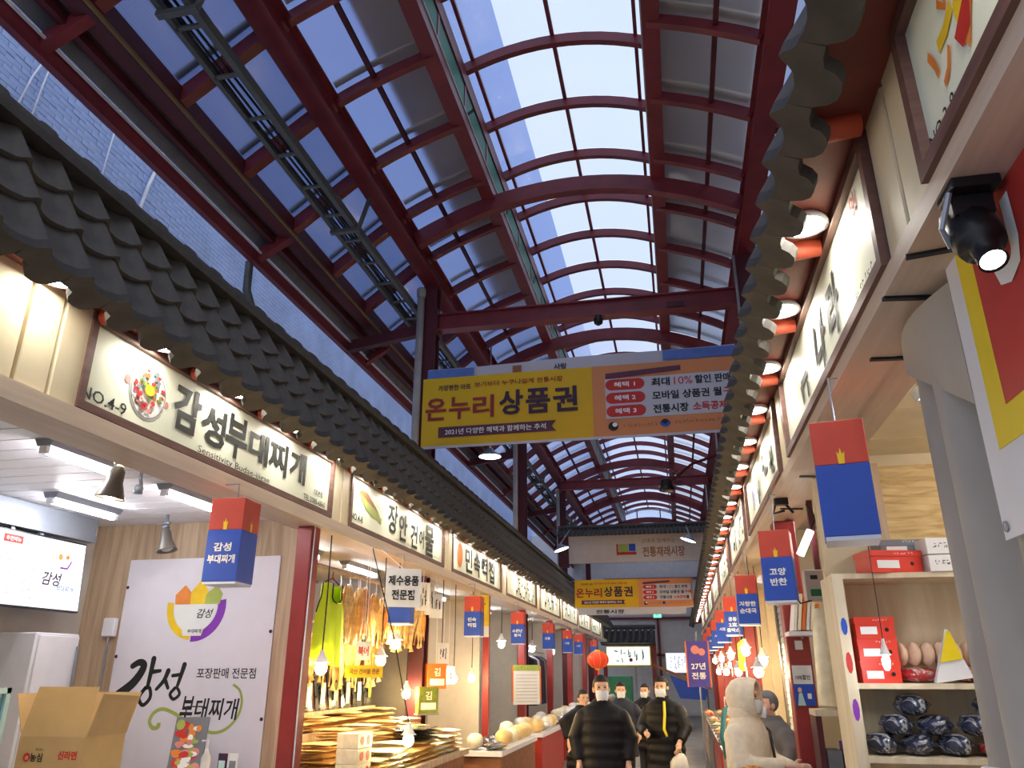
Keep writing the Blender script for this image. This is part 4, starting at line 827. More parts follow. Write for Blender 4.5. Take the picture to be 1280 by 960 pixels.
sf = thing('shelf', 'wooden shelf holding the upright seaweed bags', 'shelf', (-3.9, 8.4, 0)); MB().box(-0.2, 0.1, -1.6, 1.5, 1.32, 1.36).build('board', 'pale_wood', sf); MB().box(-0.2, -0.16, -1.65, 1.65, 0, 1.9).build('back', 'brown_wood', sf)
for i, (y, m, lb) in enumerate(((9.75, 'pack_green', 'green seaweed carton above the black packets'), (10.08, 'orange_box', 'orange and white carton by the bulbs'))):
    o = thing('carton', lb, 'box', (-3.08, y, 1.28 if i == 0 else 1.55), R(40)); MB().box(-0.13, 0.13, -0.05, 0.05, 0, 0.3).build('body', m, o, bevel=0.004); ink(MB().rect(-0.1, 0.1, 0.04, 0.12, -0.052), o, 'print', 'paper'); ink(txt(MB(), '김', 0, 0.2, 0.1, y=-0.052, bold=0.04), o, 'lettering', 'pack_cream')
    if i == 0: MB().box(-0.14, 0.14, -0.06, 0.06, -0.02, 0).box(-0.01, 0.01, -0.01, 0.01, -0.38, 0).build('stand', 'grey_metal', o)
    else: MB().tube([(0, 0, 0.3), (0, 0, 1.39)], 0.004, 5).build('string', 'paper', o)
for i in range(3):
    o = thing('gift_box', ['lowest', 'middle', 'topmost'][i] + ' printed gift box of the pile beside the red post', 'box', (-2.80, 6.85, 0.90 + i * 0.121), R(84)); o['group'] = 'gift boxes by the red post'; MB().box(-0.13, 0.13, -0.1, 0.1, 0, 0.12).build('body', 'pack_cream', o, bevel=0.004); ink(MB().disc(-0.05, 0.06, 0.035, y=-0.102).disc(0.06, 0.06, 0.03, 0.04, y=-0.102), o, 'print', 'ink_red')
gcb = thing('steel_cabinet', 'tall grey steel cabinet at the end of the fish shop', 'cabinet', (-3.76, 10.36, 0)); MB().box(-0.3, 0.3, -0.28, 0.28, 0.05, 2.5).build('body', 'steel_plate', gcb, bevel=0.01); MB().box(0.301, 0.32, -0.27, 0.27, 0.1, 1.3).build('door', 'steel_plate', gcb, bevel=0.006); MB().box(0.301, 0.32, -0.27, 0.27, 1.32, 2.45).build('door', 'steel_plate', gcb, bevel=0.006); MB().tube([(0.34, -0.2, 1.0), (0.34, -0.2, 1.25)], 0.01, 6).build('handle', 'grey_metal', gcb.children[1])
# ---------------------------------------------------------------- remaining left shops
mat('shop_cool', (200, 210, 206), rough=0.8, var=0.05); mat('shop_orange', (206, 140, 84), rough=0.8, var=0.06); mat('cloth_dark', (44, 46, 60), rough=0.9, var=0.3, scale=10); mat('red_counter', (176, 56, 44), rough=0.4); mat('pot', (150, 140, 124), rough=0.3, metal=0.5, var=0.2)
LB = [None, None, 'pot shop', 'notice board shop', 'dark clothes shop', 'sixth brick side shop', 'seventh brick side shop', 'last brick side shop']
for k in range(2, 8):
    y0 = 3.23 + k * LP - 0.2; y1 = y0 + LP
    if k == 2: y0 = 10.7
    tag(MB().box(-5.2, -5.1, y0, y1, 0, 3.0).build('wall_shop_back_%d' % k, ['shop_cool', 'plaster', 'shop_orange'][k % 3]), kind='structure')
    tag(MB().box(-5.1, -3.25, y0, y1, 2.95, 3.02).build('ceiling_shop_%d' % k, 'plaster'), kind='structure')
    tag(MB().box(-5.1, -3.4, y1 - 0.06, y1, 0, 2.95).build('wall_shop_partition_%d' % k, 'plaster'), kind='structure')
    tube_light('tube light in the ' + LB[k], (-3.8, (y0 + y1) / 2, 2.95), 1.2)
    tb = thing('stall_table', 'goods table in front of the ' + LB[k], 'table', (-2.70, (y0 + y1) / 2 + 0.1, 0)); MB().box(-0.3, 0.3, -1.35, 1.35, 0.70, 0.76).build('top', 'white_paint', tb); MB().box(-0.27, 0.27, -1.3, 1.3, 0, 0.70).build('skirt', 'red_counter' if k in (3, 4) else 'brown_wood', tb)
    su = thing('shelf_unit', 'shelf unit against the back of the ' + LB[k], 'shelf', (-4.85, (y0 + y1) / 2, 0)); MB().box(-0.2, 0.2, -1.4, -1.36, 0, 2.4).build('side', 'shelf_wood', su); MB().box(-0.2, 0.2, 1.36, 1.4, 0, 2.4).build('side', 'shelf_wood', su)
    for z in (0.5, 1.0, 1.5, 2.0, 2.38): MB().box(-0.2, 0.2, -1.36, 1.36, z, z + 0.03).build('shelf_board', 'shelf_wood', su)
GM = [blob_mesh('goods_bag', 0.125, 0.19, 0.12, 'bag_clear', 1, 0.12), blob_mesh('goods_bag', 0.12, 0.18, 0.10, 'pack_cream', 2, 0.12), blob_mesh('goods_bag', 0.128, 0.2, 0.11, 'pack_gold', 3, 0.12), pack_mesh('goods_bag', 0.26, 0.46, 0.14, 'bag_clear', 0.25, 4), pack_mesh('goods_bag', 0.26, 0.38, 0.10, 'pack_dark', 0.25, 5)]
GL = ['clear plastic bag of goods', 'cream bag of goods', 'golden bag of goods', 'flat clear bag of goods', 'dark striped bag of goods']
r = random.Random(33)
for k in range(2, 8):
    y0 = 3.23 + k * LP - 0.2; yc = y0 + LP / 2 if k > 2 else (10.7 + y0 + LP) / 2
    for i in range(10 if k < 5 else 6):
        q = r.randrange(5); j = i % 2; y = yc - 0.98 + (i // 2) * (0.53 if k < 5 else 0.85)
        o = put('goods_bag', GM[q], None, (-2.555 - 0.29 * j, y, 0.765), (0, 0, r.uniform(-0.08, 0.08))); tag(o, GL[q] + ' on the table of the ' + LB[k], 'bag', 'bags on the tables of the brick wall side')
    for z in (1.03, 1.53, 2.03):
        for i in range(5):
            q = r.random(); y = yc - 1.0 + i * 0.5; h = r.uniform(0.14, 0.25)
            if k == 2 or q < 0.3:
                o = thing('cooking_pot', 'metal pot on the shelf of the ' + LB[k], 'pot', (-4.85, y, z), 0, 'pots on shop shelves'); w = r.uniform(0.10, 0.15); MB().lathe([(w * 0.9, 0), (w, 0.03), (w, h), (w * 1.06, h + 0.01)], 12).build('body', 'pot', o, True); MB().lathe([(w * 1.0, h + 0.01), (w * 0.5, h + 0.04), (0.02, h + 0.05), (0.02, h + 0.08)], 12).build('lid', 'grey_metal', o, True)
            else:
                o = put('stored_box', MB().box(-0.14, 0.14, -0.17, 0.17, 0, h).mesh('stored_box', r.choice(['cardboard', 'paper', 'teal', 'mint', 'pack_cream']), bevel=0.004), None, (-4.85, y, z)); tag(o, 'box on the shelf of the ' + LB[k], 'box', 'boxes on shop shelves')
# notice board on the fourth post, dark clothes, slim red post
nb_ = thing('notice_board', 'white notice board with a green heading on a red post', 'board', (-2.985, 15.85, 1.16), R(30)); MB().box(-0.27, 0.27, 0, 0.03, 0, 0.72).build('panel', 'paper', nb_); MB().box(-0.27, 0.27, -0.004, 0, 0.61, 0.72).build('heading', 'ink_olive', nb_); ink(scrawl(MB(), 0, 0.66, 0.4, 0.06, 6, r, -0.008), nb_, 'writing', 'ink_green')
ln = MB()
for i in range(9): ln.rect(-0.22, 0.22, 0.05 + i * 0.06, 0.056 + i * 0.06, -0.004)
ink(ln, nb_, 'ruled_text', 'ink_grey'); MB().box(-0.3, -0.27, 0, 0.03, 0.05, 0.7).box(0.27, 0.3, 0, 0.03, 0.05, 0.7).build('edge', 'orange_box', nb_)
MB().box(-0.02, 0.02, 0.03, 0.06, 0.2, 0.5).build('bracket', 'grey_metal', nb_)
for i in range(7):
    c = thing('hanging_garment', ORD[i] + ' dark garment along the rail of the clothes shop', 'garment', (-3.45, 18.2 + i * 0.3, 1.05), R(r.uniform(-12, 12)), 'dark garments on the rail')
    mb = MB(); prof = [(0.0, 0.26), (0.3, 0.25), (0.7, 0.24), (0.95, 0.22), (1.02, 0.12), (1.06, 0.05)]
    for z, w in prof:
        for q in range(10): a = 2 * math.pi * q / 10; mb.v.append((w * math.cos(a), 0.06 * math.sin(a) * (1 + 0.3 * math.sin(3 * a + z * 4)), z))
    for j in range(5):
        for q in range(10): mb.f.append((j * 10 + q, j * 10 + (q + 1) % 10, j * 10 + 10 + (q + 1) % 10, j * 10 + 10 + q))
    mb.build('cloth', ['cloth_dark', 'ink_plum', 'ink_grey'][i % 3], c, True); MB().tube([(0, 0, 1.04), (0, 0, 1.13), (0.03, 0, 1.15)], 0.005, 5).build('hook', 'grey_metal', c)
tag(MB().tube([(-3.45, 17.26, 2.2), (-3.45, 20.78, 2.2)], 0.015, 6).build('hanging_rail', 'grey_metal'), 'metal rail carrying the dark garments', 'rail')
yc = thing('hanging_banner', 'yellow and white hanging notice beside the rice cake shop lantern', 'banner', (-2.98, 11.95, 2.25), R(40)); MB().box(-0.16, 0.16, 0, 0.005, 0, 0.62).build('sheet', 'ink_yellow', yc); MB().box(-0.16, 0.16, -0.003, 0, 0, 0.16).build('foot_strip', 'paper', yc); ink(scrawl(MB(), 0, 0.4, 0.2, 0.3, 2, r, -0.004, 0.012), yc, 'writing', 'ink_brown'); MB().tube([(0, 0.003, 0.61), (0, 0.003, 0.70)], 0.003, 5).build('string', 'paper', yc)
sp = thing('slim_post', 'slim red steel post before the pot shelves', 'post', (-3.06, 12.75, 0)); MB().box(-0.05, 0.05, -0.05, 0.05, 0, 2.93).build('shaft', 'post_red', sp); MB().box(-0.1, 0.1, -0.1, 0.1, 0, 0.02).build('foot', 'post_red', sp)
for y, lb in ((15.2, 'white lamp glowing in the shop behind the notice board'), (18.5, 'white lamp glowing over the dark garments'), (21.5, 'white lamp glowing in the sixth shop'), (25.0, 'white lamp glowing near the end of the brick wall side')):
    b = make_bulb(False); b.location = (-3.35, y, 2.25); b['label'] = lb; b.scale = (1.3, 1.3, 1.3)

# ---------------------------------------------------------------- square lanterns
mat('lantern_red', (206, 76, 58), rough=0.55, var=0.05); mat('lantern_blue', (46, 84, 186), rough=0.55, var=0.04); mat('lantern_base', (222, 228, 246), rough=0.5, var=0.02)
def lantern(loc, rz, label, words, words2=None, s=1.07):
    l = thing('square_lantern', label, 'lantern', loc, rz, 'square red and blue lanterns'); w = 0.115 * s; h = 0.54 * s; zb = -h - 0.1; zs = zb + h * 0.62
    def shell(z0, z1, ins=0.0):
        m = MB(); q = w - ins
        for a, b, c, d in ((-q, -q, q, -q), (q, -q, q, q), (q, q, -q, q), (-q, q, -q, -q)):
            o = len(m.v); nx, ny = (b - d) / (2 * q), (c - a) / (2 * q); t = 0.006
            m.v += [(a, b, z0), (c, d, z0), (c, d, z1), (a, b, z1), (a - 0, b, z0), (c, d, z0)]; m.f.append((o, o + 1, o + 2, o + 3))
        return m
    MB().box(-w, w, -w, w, zs, zb + h).build('red_top', 'lantern_red', l, bevel=0.003)
    MB().box(-w, w, -w, w, zb + 0.012, zs).build('blue_skirt', 'lantern_blue', l, bevel=0.003)
    MB().box(-w * 0.96, w * 0.96, -w * 0.96, w * 0.96, zb - 0.004, zb + 0.012).build('base', 'lantern_base', l)
    zt = (2.95 if loc[0] < -1 else 2.99) - loc[2]; sd = -1 if loc[0] < -1 else 1; q_ = Matrix.Rotation(-rz, 3, 'Z') @ Vector((sd * 0.12, 0, 0)); MB().tube([(0, 0, zb + h), (0, 0, zt), (q_.x, q_.y, zt)], 0.005, 5).tube([(-0.03, 0, zb + h + 0.01), (0.03, 0, zb + h + 0.01)], 0.006, 5).build('hanger', 'grey_metal', l)
    fl_ = MB()
    for a in range(4):
        f = MB().flat([(-0.012, zs), (0.012, zs), (0.016, zs + 0.055 * s), (0.006, zs + 0.045 * s), (0, zs + 0.075 * s), (-0.007, zs + 0.045 * s), (-0.015, zs + 0.058 * s)], -w - 0.004).rot(R(90 * a)); fl_.add(f.v, f.f)
    ink(fl_, l, 'flame_print', 'ink_yellow')
    tx = MB()
    def line(ws, rz_):
        m = MB()
        for i, t_ in enumerate(ws): txt(m, t_, 0, zs - (0.11 + i * 0.075) * s, 0.055 * s, w=min(0.185, 0.06 * len(t_)) * s, y=-w - 0.004, bold=0.03)
        m.rot(rz_); tx.add(m.v, m.f)
    if words: line(words, 0)
    if words2: line(words2, R(-90))
    if words or words2: ink(tx, l, 'lettering', 'ink_white')
    return l
for n, (y, ws, lb) in enumerate([(4.66, ['감성', '부대찌개'], 'square lantern reading 감성 부대찌개 below the stew shop sign'), (8.05, None, 'square lantern half hidden by the 제수용품 paper sign'), (11.15, ['민속', '떡집'], 'square lantern below the rice cake shop sign'), (14.4, ['소문난', '분식'], 'square lantern before the fourth red post'), (17.9, ['전통'], 'square lantern in front of the bright white lamp'), (21.0, ['시장'], 'square lantern near the orange wall'), (23.3, ['시장'], 'square lantern next to the red paper lantern'), (27.7, None, 'square lantern close to the end gate')]):
    lantern((-2.86, y, 2.93 if n == 0 else 2.87), R([4, 8, 0, 3, -4, 2, 5, -3][n]), lb, ws, None, 1.02)
for n, (y, ws, lb) in enumerate([(3.46, None, 'square lantern without words beside the wood chip wall'), (5.94, ['고양', '반찬'], 'square red and blue lantern lettered 고양 반찬 below the cable clamp'), (8.75, ['거창한', '순대국'], 'square red and blue lantern lettered 거창한 순대국 before the grey shutter'), (11.3, ['공동', '2호', '돌박스'], 'square lantern with three lines of writing'), (13.9, ['시장'], 'fifth square lantern on the shoebox side'), (16.5, ['시장'], 'sixth square lantern on the shoebox side'), (19.2, ['시장'], 'seventh square lantern on the shoebox side'), (22.0, None, 'eighth square lantern on the shoebox side')]):
    lantern((0.74, y, 2.81 if n else 2.86), R([-10, -12, -8, -9, -10, 2, -8, -9][n]), lb, ws, None, 0.93)
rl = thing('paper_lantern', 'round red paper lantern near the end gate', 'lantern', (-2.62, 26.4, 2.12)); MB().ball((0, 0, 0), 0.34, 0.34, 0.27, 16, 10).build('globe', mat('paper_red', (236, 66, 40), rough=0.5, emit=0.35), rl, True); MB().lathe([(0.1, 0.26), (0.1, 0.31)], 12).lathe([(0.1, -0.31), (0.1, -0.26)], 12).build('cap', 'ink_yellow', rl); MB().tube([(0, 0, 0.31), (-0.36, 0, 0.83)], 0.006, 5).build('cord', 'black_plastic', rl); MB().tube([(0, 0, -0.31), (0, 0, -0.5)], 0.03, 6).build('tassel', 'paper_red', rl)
rb = MB()
for k in range(10): a = math.pi * 2 * k / 10; rb.tube([(0.345 * math.sin(p) * math.cos(a), 0.345 * math.sin(p) * math.sin(a), 0.275 * math.cos(p)) for p in [0.35 + 0.2 * j for j in range(13)]], 0.006, 4)
o = rb.build('rib', 'ink_yellow', rl); o['kind'] = 'stuff'

# ---------------------------------------------------------------- cloth banners across the lane
mat('banner_yellow', (222, 176, 14), rough=0.55, var=0.04, scale=1.5); mat('banner_orange', (214, 138, 86), rough=0.55, var=0.05, scale=1.5); mat('banner_white', (198, 196, 204), rough=0.55, var=0.03, scale=1.5); mat('banner_blue', (92, 120, 190), rough=0.55)
def voucher(label, loc, detail):
    # local: x -2.05 .. 2.05, z 0 .. 1.03, facing -y
    b = thing('cloth_banner', label, 'banner', loc)
    def sheet(x0, x1, z0, z1, y, name, m):
        g = MB(); t = 0.006; f = lambda s_: (lambda u, v: (x0 + (x1 - x0) * u, y + s_ * t + 0.004 * math.sin((x0 + (x1 - x0) * u) * 2.3) * (1 if detail else 0), z0 + (z1 - z0) * v)); g.grid(48, 1, f(0)); k = len(g.f); g.grid(48, 1, f(1)); g.f[k:] = [q[::-1] for q in g.f[k:]]; return g.build(name, m, b)
    sheet(-2.05, 0.16, 0.0, 1.0, 0.0, 'yellow_half', 'banner_yellow'); sheet(0.16, 2.0, 0.0, 1.0, 0.0, 'orange_half', 'banner_orange'); sheet(-2.06, 2.0, -0.035, 0.0, -0.002, 'hem', 'banner_white')
    sheet(0.32, 1.95, 0.235, 0.80, -0.008, 'white_field', 'banner_white')
    def warp(m): m.v = [(x, y + (0.004 * math.sin(x * 2.3) if detail else 0), z) for x, y, z in m.v]; return m
    a = MB()
    for i, ch in enumerate('온누리'): txt(a, ch, -1.86 + i * 0.315, 0.53, 0.33, w=0.28, y=-0.016, bold=0.025)
    ink(warp(a), b, 'lettering', 'ink_maroon'); a = MB()
    for i, ch in enumerate('상품권'): txt(a, ch, -0.87 + i * 0.345, 0.56, 0.36, w=0.31, y=-0.016, bold=0.03)
    ink(warp(a), b, 'lettering', 'ink_plum')
    ink(warp(MB().flat([(-1.82, 0.115), (-1.82, 0.265), (-0.30, 0.265), (-0.36, 0.19), (-0.30, 0.115)], -0.010)), b, 'ribbon', mat('ribbon_plum', (96, 50, 70), rough=0.6)); ink(warp(txt(MB(), '2021년 다양한 혜택과 함께하는 추석', -1.08, 0.19, 0.085, w=1.3, y=-0.014, bold=0.012)), b, 'lettering', 'ink_white')
    ink(warp(txt(MB(), '가장편한 마트', -1.62, 0.84, 0.085, w=0.44, y=-0.012, bold=0.02)), b, 'lettering', 'ink_plum'); ink(warp(txt(MB(), '보기보다 누구나쉽게 전통시장', -0.78, 0.86, 0.075, w=1.15, y=-0.012, bold=0.015)), b, 'lettering', 'ink_maroon')
    ink(warp(MB().flat([(0.33, 0.80), (0.33, 0.88), (1.25, 0.93), (1.25, 0.86)], -0.010)), b, 'ribbon', 'ribbon_plum')
    for i, (z, t1_, t2_, t3_) in enumerate(((0.71, '최대', '10%', '할인 판매'), (0.52, '모바일 상품권 월', '구매', ''), (0.335, '전통시장', '소득공제', '를'))):
        ink(warp(MB().flat([(0.40 + 0.075 * math.cos(R(a_)) + (0.33 if -90 < a_ < 90 else 0.0) , z + 0.078 * math.sin(R(a_))) for a_ in list(range(-85, 90, 17)) + list(range(95, 270, 17))], -0.011)), b, 'pill', 'ink_red'); ink(warp(txt(MB(), '혜택 %d' % (i + 1), 0.56, z, 0.075, w=0.26, y=-0.015, bold=0.02)), b, 'lettering', 'ink_white')
        a = MB(); rd = MB()
        if i == 0: txt(a, t1_, 1.0, z, 0.12, w=0.22, y=-0.012, bold=0.03); txt(rd, t2_, 1.27, z, 0.11, w=0.22, y=-0.012, bold=0.0); txt(a, t3_, 1.62, z, 0.12, w=0.42, y=-0.012, bold=0.03)
        if i == 1: txt(a, t1_, 1.30, z, 0.12, w=0.82, y=-0.012, bold=0.03); txt(rd, t2_, 1.84, z, 0.12, w=0.22, y=-0.012, bold=0.03)
        if i == 2: txt(a, t1_, 1.10, z, 0.12, w=0.42, y=-0.012, bold=0.03); txt(rd, t2_, 1.56, z, 0.12, w=0.40, y=-0.012, bold=0.03); txt(a, t3_, 1.83, z, 0.12, w=0.1, y=-0.012, bold=0.03)
        ink(warp(a), b, 'lettering', 'ink'); ink(warp(rd), b, 'lettering', 'ink_red')
    ink(warp(MB().disc(0.40, 0.13, 0.06, y=-0.010).disc(1.02, 0.14, 0.05, y=-0.009)), b, 'emblem', 'ink'); ink(warp(MB().disc(0.42, 0.15, 0.03, y=-0.012)), b, 'emblem', 'ink_white'); ink(warp(crescent(MB(), 1.02, 0.15, 0.03, 0.065, 180, 360, -0.012)), b, 'emblem', 'ink_blue')
    ink(warp(scrawl(MB(), 0.72, 0.13, 0.42, 0.05, 9, random.Random(4), -0.011)), b, 'small_print', 'ink_brown'); ink(warp(scrawl(MB(), 1.42, 0.14, 0.6, 0.05, 12, random.Random(6), -0.011)), b, 'small_print', 'ink_brown')
    for x in (-2.04, 1.98): MB().tube([(x, 0, 0.98), ((-2.22 if x < 0 else 2.16), 0.92, 1.2) if detail else ((-2.20 if x < 0 else 2.10), 0.0, 0.94)], 0.006, 5).build('rope', 'white_wire', b)
    return b
b1 = voucher('near yellow and orange cloth banner reading 온누리상품권', (-1.0, 9.0, 4.43), True); b1.scale = (1, 1, 0.92)
b2 = voucher('far yellow and orange cloth banner reading 온누리상품권 under the tiled name board', (-1.05, 20.3, 3.28), False); b2.scale = (0.73, 1, 0.69)
wb = thing('cloth_banner', 'pale grey banner edge rising behind the near yellow banner', 'banner', (-1.0, 9.35, 5.0))
wme = MB().grid(12, 2, lambda u, v: (-2.1 + 4.06 * u, 0.02 * math.sin(u * 9), 0.62 * v + 0.0 + 0.04 * u)); k = len(wme.f); wme.grid(12, 2, lambda u, v: (-2.1 + 4.06 * u, 0.008 + 0.02 * math.sin(u * 9), 0.62 * v + 0.04 * u)); wme.build('sheet', 'banner_white', wb); ink(MB().rect(-2.1, -1.45, 0.45, 0.60, -0.03).rect(1.05, 1.95, 0.5, 0.63, -0.03), wb, 'blue_patch', 'banner_blue')
for x in (-2.08, 1.94): MB().tube([(x, 0.0, 0.60), (-2.25 if x < 0 else 2.2, 0.55, 0.72)], 0.006, 5).build('rope', 'white_wire', wb)
a = MB(); txt(a, '사랑', -0.28, 0.52, 0.09, y=-0.03, bold=0.02); ink(a, wb); ink(MB().rect(-0.92, -0.8, 0.48, 0.58, -0.03), wb, 'mark', 'ink_brown')
# string of the far white banner just below the second banner
sb2 = thing('cloth_banner', 'narrow white banner strip hung right below the far yellow banner', 'banner', (-1.06, 20.3, 3.10)); sb2.scale = (0.8, 1, 0.8); MB().box(-1.75, 1.6, 0, 0.01, 0, 0.2).build('sheet', 'banner_white', sb2); a = MB(); txt(a, '전통시장', -0.75, 0.1, 0.12, w=0.9, bold=0.03); ink(a, sb2)
# tiled name board across the lane
nbm = thing('name_board', 'beige market name board under a small tiled roof across the lane', 'sign', (-1.0, 22.0, 4.62))
MB().box(-1.9, 2.05, 0, 0.12, 0, 0.76).build('panel', mat('board_beige', (214, 200, 186), rough=0.6, var=0.04), nbm); MB().box(-2.2, -1.9, -0.02, 0.14, -0.1, 0.85).build('end_block', 'steel_dark', nbm); MB().box(1.86, 2.05, -0.02, 0.0, 0.35, 0.76).build('end_block', 'steel_dark', nbm)
tm2 = MB().tube([(0, -0.28, 0.74), (0, 0.06, 0.98)], 0.035, 8).mesh('roof_tile', 'ridge_tile', True)
for k in range(38): put('roof_tile', tm2, nbm, (-2.15 + k * 0.115, 0, 0))
MB().add([(-2.2, -0.26, 0.74), (2.15, -0.26, 0.74), (2.15, 0.06, 0.97), (-2.2, 0.06, 0.97), (-2.2, 0.06, 0.76), (2.15, 0.06, 0.76)], [(0, 1, 2, 3), (0, 4, 5, 1), (3, 2, 5, 4), (0, 3, 4), (1, 5, 2)]).build('roof_bed', 'roof_tile', nbm); MB().tube([(-2.2, 0.06, 1.02), (2.15, 0.06, 1.02)], 0.06, 8).build('ridge', 'ridge_tile', nbm)
a = MB(); txt(a, '고객과 함께하는', 0.62, 0.57, 0.12, w=0.95, bold=0.0); txt(a, '전통재래시장', 0.75, 0.27, 0.28, w=1.15, bold=0.02); ink(a, nbm, 'lettering', 'ink_brown')
for x0_, x1_ in ((-2.1, -2.25), (2.0, 2.2)): MB().tube([(x0_, 0.1, 0.5), (x1_, 1.70, 0.7)], 0.03, 6).build('stay', 'steel_dark', nbm)
ink(MB().rect(-0.55, 0.0, 0.20, 0.28, -0.006).rect(-0.55, -0.5, 0.28, 0.5, -0.006), nbm, 'emblem', 'ink_red'); ink(MB().rect(-0.49, -0.22, 0.28, 0.5, -0.007), nbm, 'emblem', 'ink_olive'); ink(MB().rect(-0.2, -0.02, 0.3, 0.5, -0.007), nbm, 'emblem', 'ink_blue')
for x, y, z, lb in ((-3.08, 12.95, 5.35, 'white pendant lamp below the near yellow banner'), (-2.85, 20.2, 4.75, 'slanting floodlight at the dark end of the tiled name board'), (0.40, 20.4, 4.92, 'slanting floodlight before the tiled name board writing')):
    p = thing('flood_lamp', lb, 'lamp', (x, y, z), 0, None, (R(0), R(0 if z > 5 else (-18 if x < -1 else 20)), 0)); MB().lathe([(0.05, 0.16), (0.08, 0.10), (0.2, 0.03), (0.21, 0.0), (0.195, 0.0)], 18, cap=False).build('housing', 'grey_metal', p, True); MB().lathe([(0, 0.004), (0.195, 0.004)], 18, cap=False).build('lens', 'lamp_soft', p); tg = Vector((0, 0, 2.2)) if z > 5 else Matrix.Rotation(-p.rotation_euler.y, 3, 'Y') @ Vector((0, 22.0 - y, 5.58 - z)); MB().tube([(0, 0, 0.14), tuple(tg)], 0.015, 6).build('stem', 'grey_metal', p)
cc = thing('ceiling_camera', 'small dark camera under the steel tie beam', 'camera', (-0.8, 9.9, 6.36)); MB().lathe([(0.05, 0.12), (0.05, 0.09), (0.07, 0.07), (0.06, 0.0), (0.02, -0.03)], 12).build('dome', 'black_plastic', cc, True); MB().tube([(0, 0, 0.1), (0, 0, 0.14)], 0.02, 6).build('stem', 'grey_metal', cc)
cc = thing('speaker', 'black speaker on a bracket below the near yellow banner', 'speaker', (-0.02, 10.0, 4.02)); MB().lathe([(0.03, 0.09), (0.07, 0.07), (0.08, 0.0), (0.10, -0.07), (0.08, -0.08)], 14).build('body', 'black_plastic', cc, True); MB().tube([(0, 0, 0), (0.35, 0.0, 0.27), (1.18, 0.0, 0.52)], 0.02, 6).build('bracket', 'steel_dark', cc)

# ---------------------------------------------------------------- the end of the lane
we = struct('wall_back', None)
MB().box(-8, 6, 36.45, 36.6, 0, 7.85).build('backing', 'far_wall', we)
for x0, x1 in ((-2.9, -2.0), (-1.94, -0.95), (-0.80, 0.15), (0.21, 1.4)):
    for z0, z1 in ((0.1, 2.35), (2.5, 3.9), (4.05, 5.6)): MB().box(x0, x1, 36.40, 36.45, z0, z1).build('panel', 'far_wall', we)
fr = MB()
for z in (2.40, 3.95, 5.65): fr.box(-3.2, 1.5, 36.30, 36.40, z, z + 0.10)
fr.box(-0.93, -0.82, 36.30, 36.40, 0, 5.65); o = fr.build('frame', 'steel', we)
ex = thing('exit_sign', 'small green exit sign on the end wall', 'sign', (-0.88, 36.245, 4.0)); MB().box(-0.19, 0.19, 0, 0.06, 0, 0.38).build('case', 'mint', ex); MB().box(-0.17, 0.17, -0.004, 0, 0.02, 0.36).build('panel', glow('exit_glow', (110, 230, 180), 1.6), ex); ink(MB().disc(0.03, 0.27, 0.03, y=-0.006).ribbon([(0.0, 0.23), (-0.02, 0.14), (0.05, 0.06)], 0.03, -0.006).ribbon([(-0.02, 0.14), (-0.09, 0.1)], 0.025, -0.006).ribbon([(-0.08, 0.19), (0.0, 0.21), (0.08, 0.17)], 0.022, -0.006), ex, 'running_figure', 'ink_white')
gt = thing('gate_sign', 'menu sign with yellow rim under a small tiled roof at the lane end', 'sign', (-2.10, 34.6, 1.96)); gt.scale = (1.06, 1.0, 1.06)
MB().box(-0.95, 0.85, 0, 0.2, 0, 0.78).build('rim', 'ink_yellow', gt); MB().box(-0.9, 0.8, -0.01, 0, 0.06, 0.74).build('panel', glow('gate_glow', (236, 246, 240), 0.95), gt)
a = MB(); scrawl(a, 0, 0.4, 1.4, 0.5, 5, r, -0.014, 0.035); ink(a, gt, 'writing', 'ink_green'); ink(MB().disc(0.05, 0.25, 0.07, y=-0.014), gt, 'mark', 'ink_red')
tm3 = MB().tube([(0, -0.45, 0.92), (0, 0.25, 1.42)], 0.075, 8).mesh('roof_tile', 'roof_tile', True)
for k in range(9): put('roof_tile', tm3, gt, (-1.0 + k * 0.24, 0, 0))
MB().add([(-1.1, -0.42, 0.88), (1.05, -0.42, 0.88), (1.05, 0.25, 1.36), (-1.1, 0.25, 1.36), (-1.1, 0.25, 0.8), (1.05, 0.25, 0.8)], [(0, 1, 2, 3), (0, 4, 5, 1), (3, 2, 5, 4), (0, 3, 4), (1, 5, 2)]).build('roof_bed', 'ridge_tile', gt); MB().tube([(-1.12, 0.25, 1.5), (1.07, 0.25, 1.5)], 0.09, 8).build('ridge', 'roof_tile', gt)
MB().box(-1.05, -0.9, 0.02, 0.18, -1.849, 0.02).build('leg', 'post_red', gt); MB().box(0.86, 1.06, 0.0, 0.2, -1.849, 0.9).build('leg', 'post_red', gt)
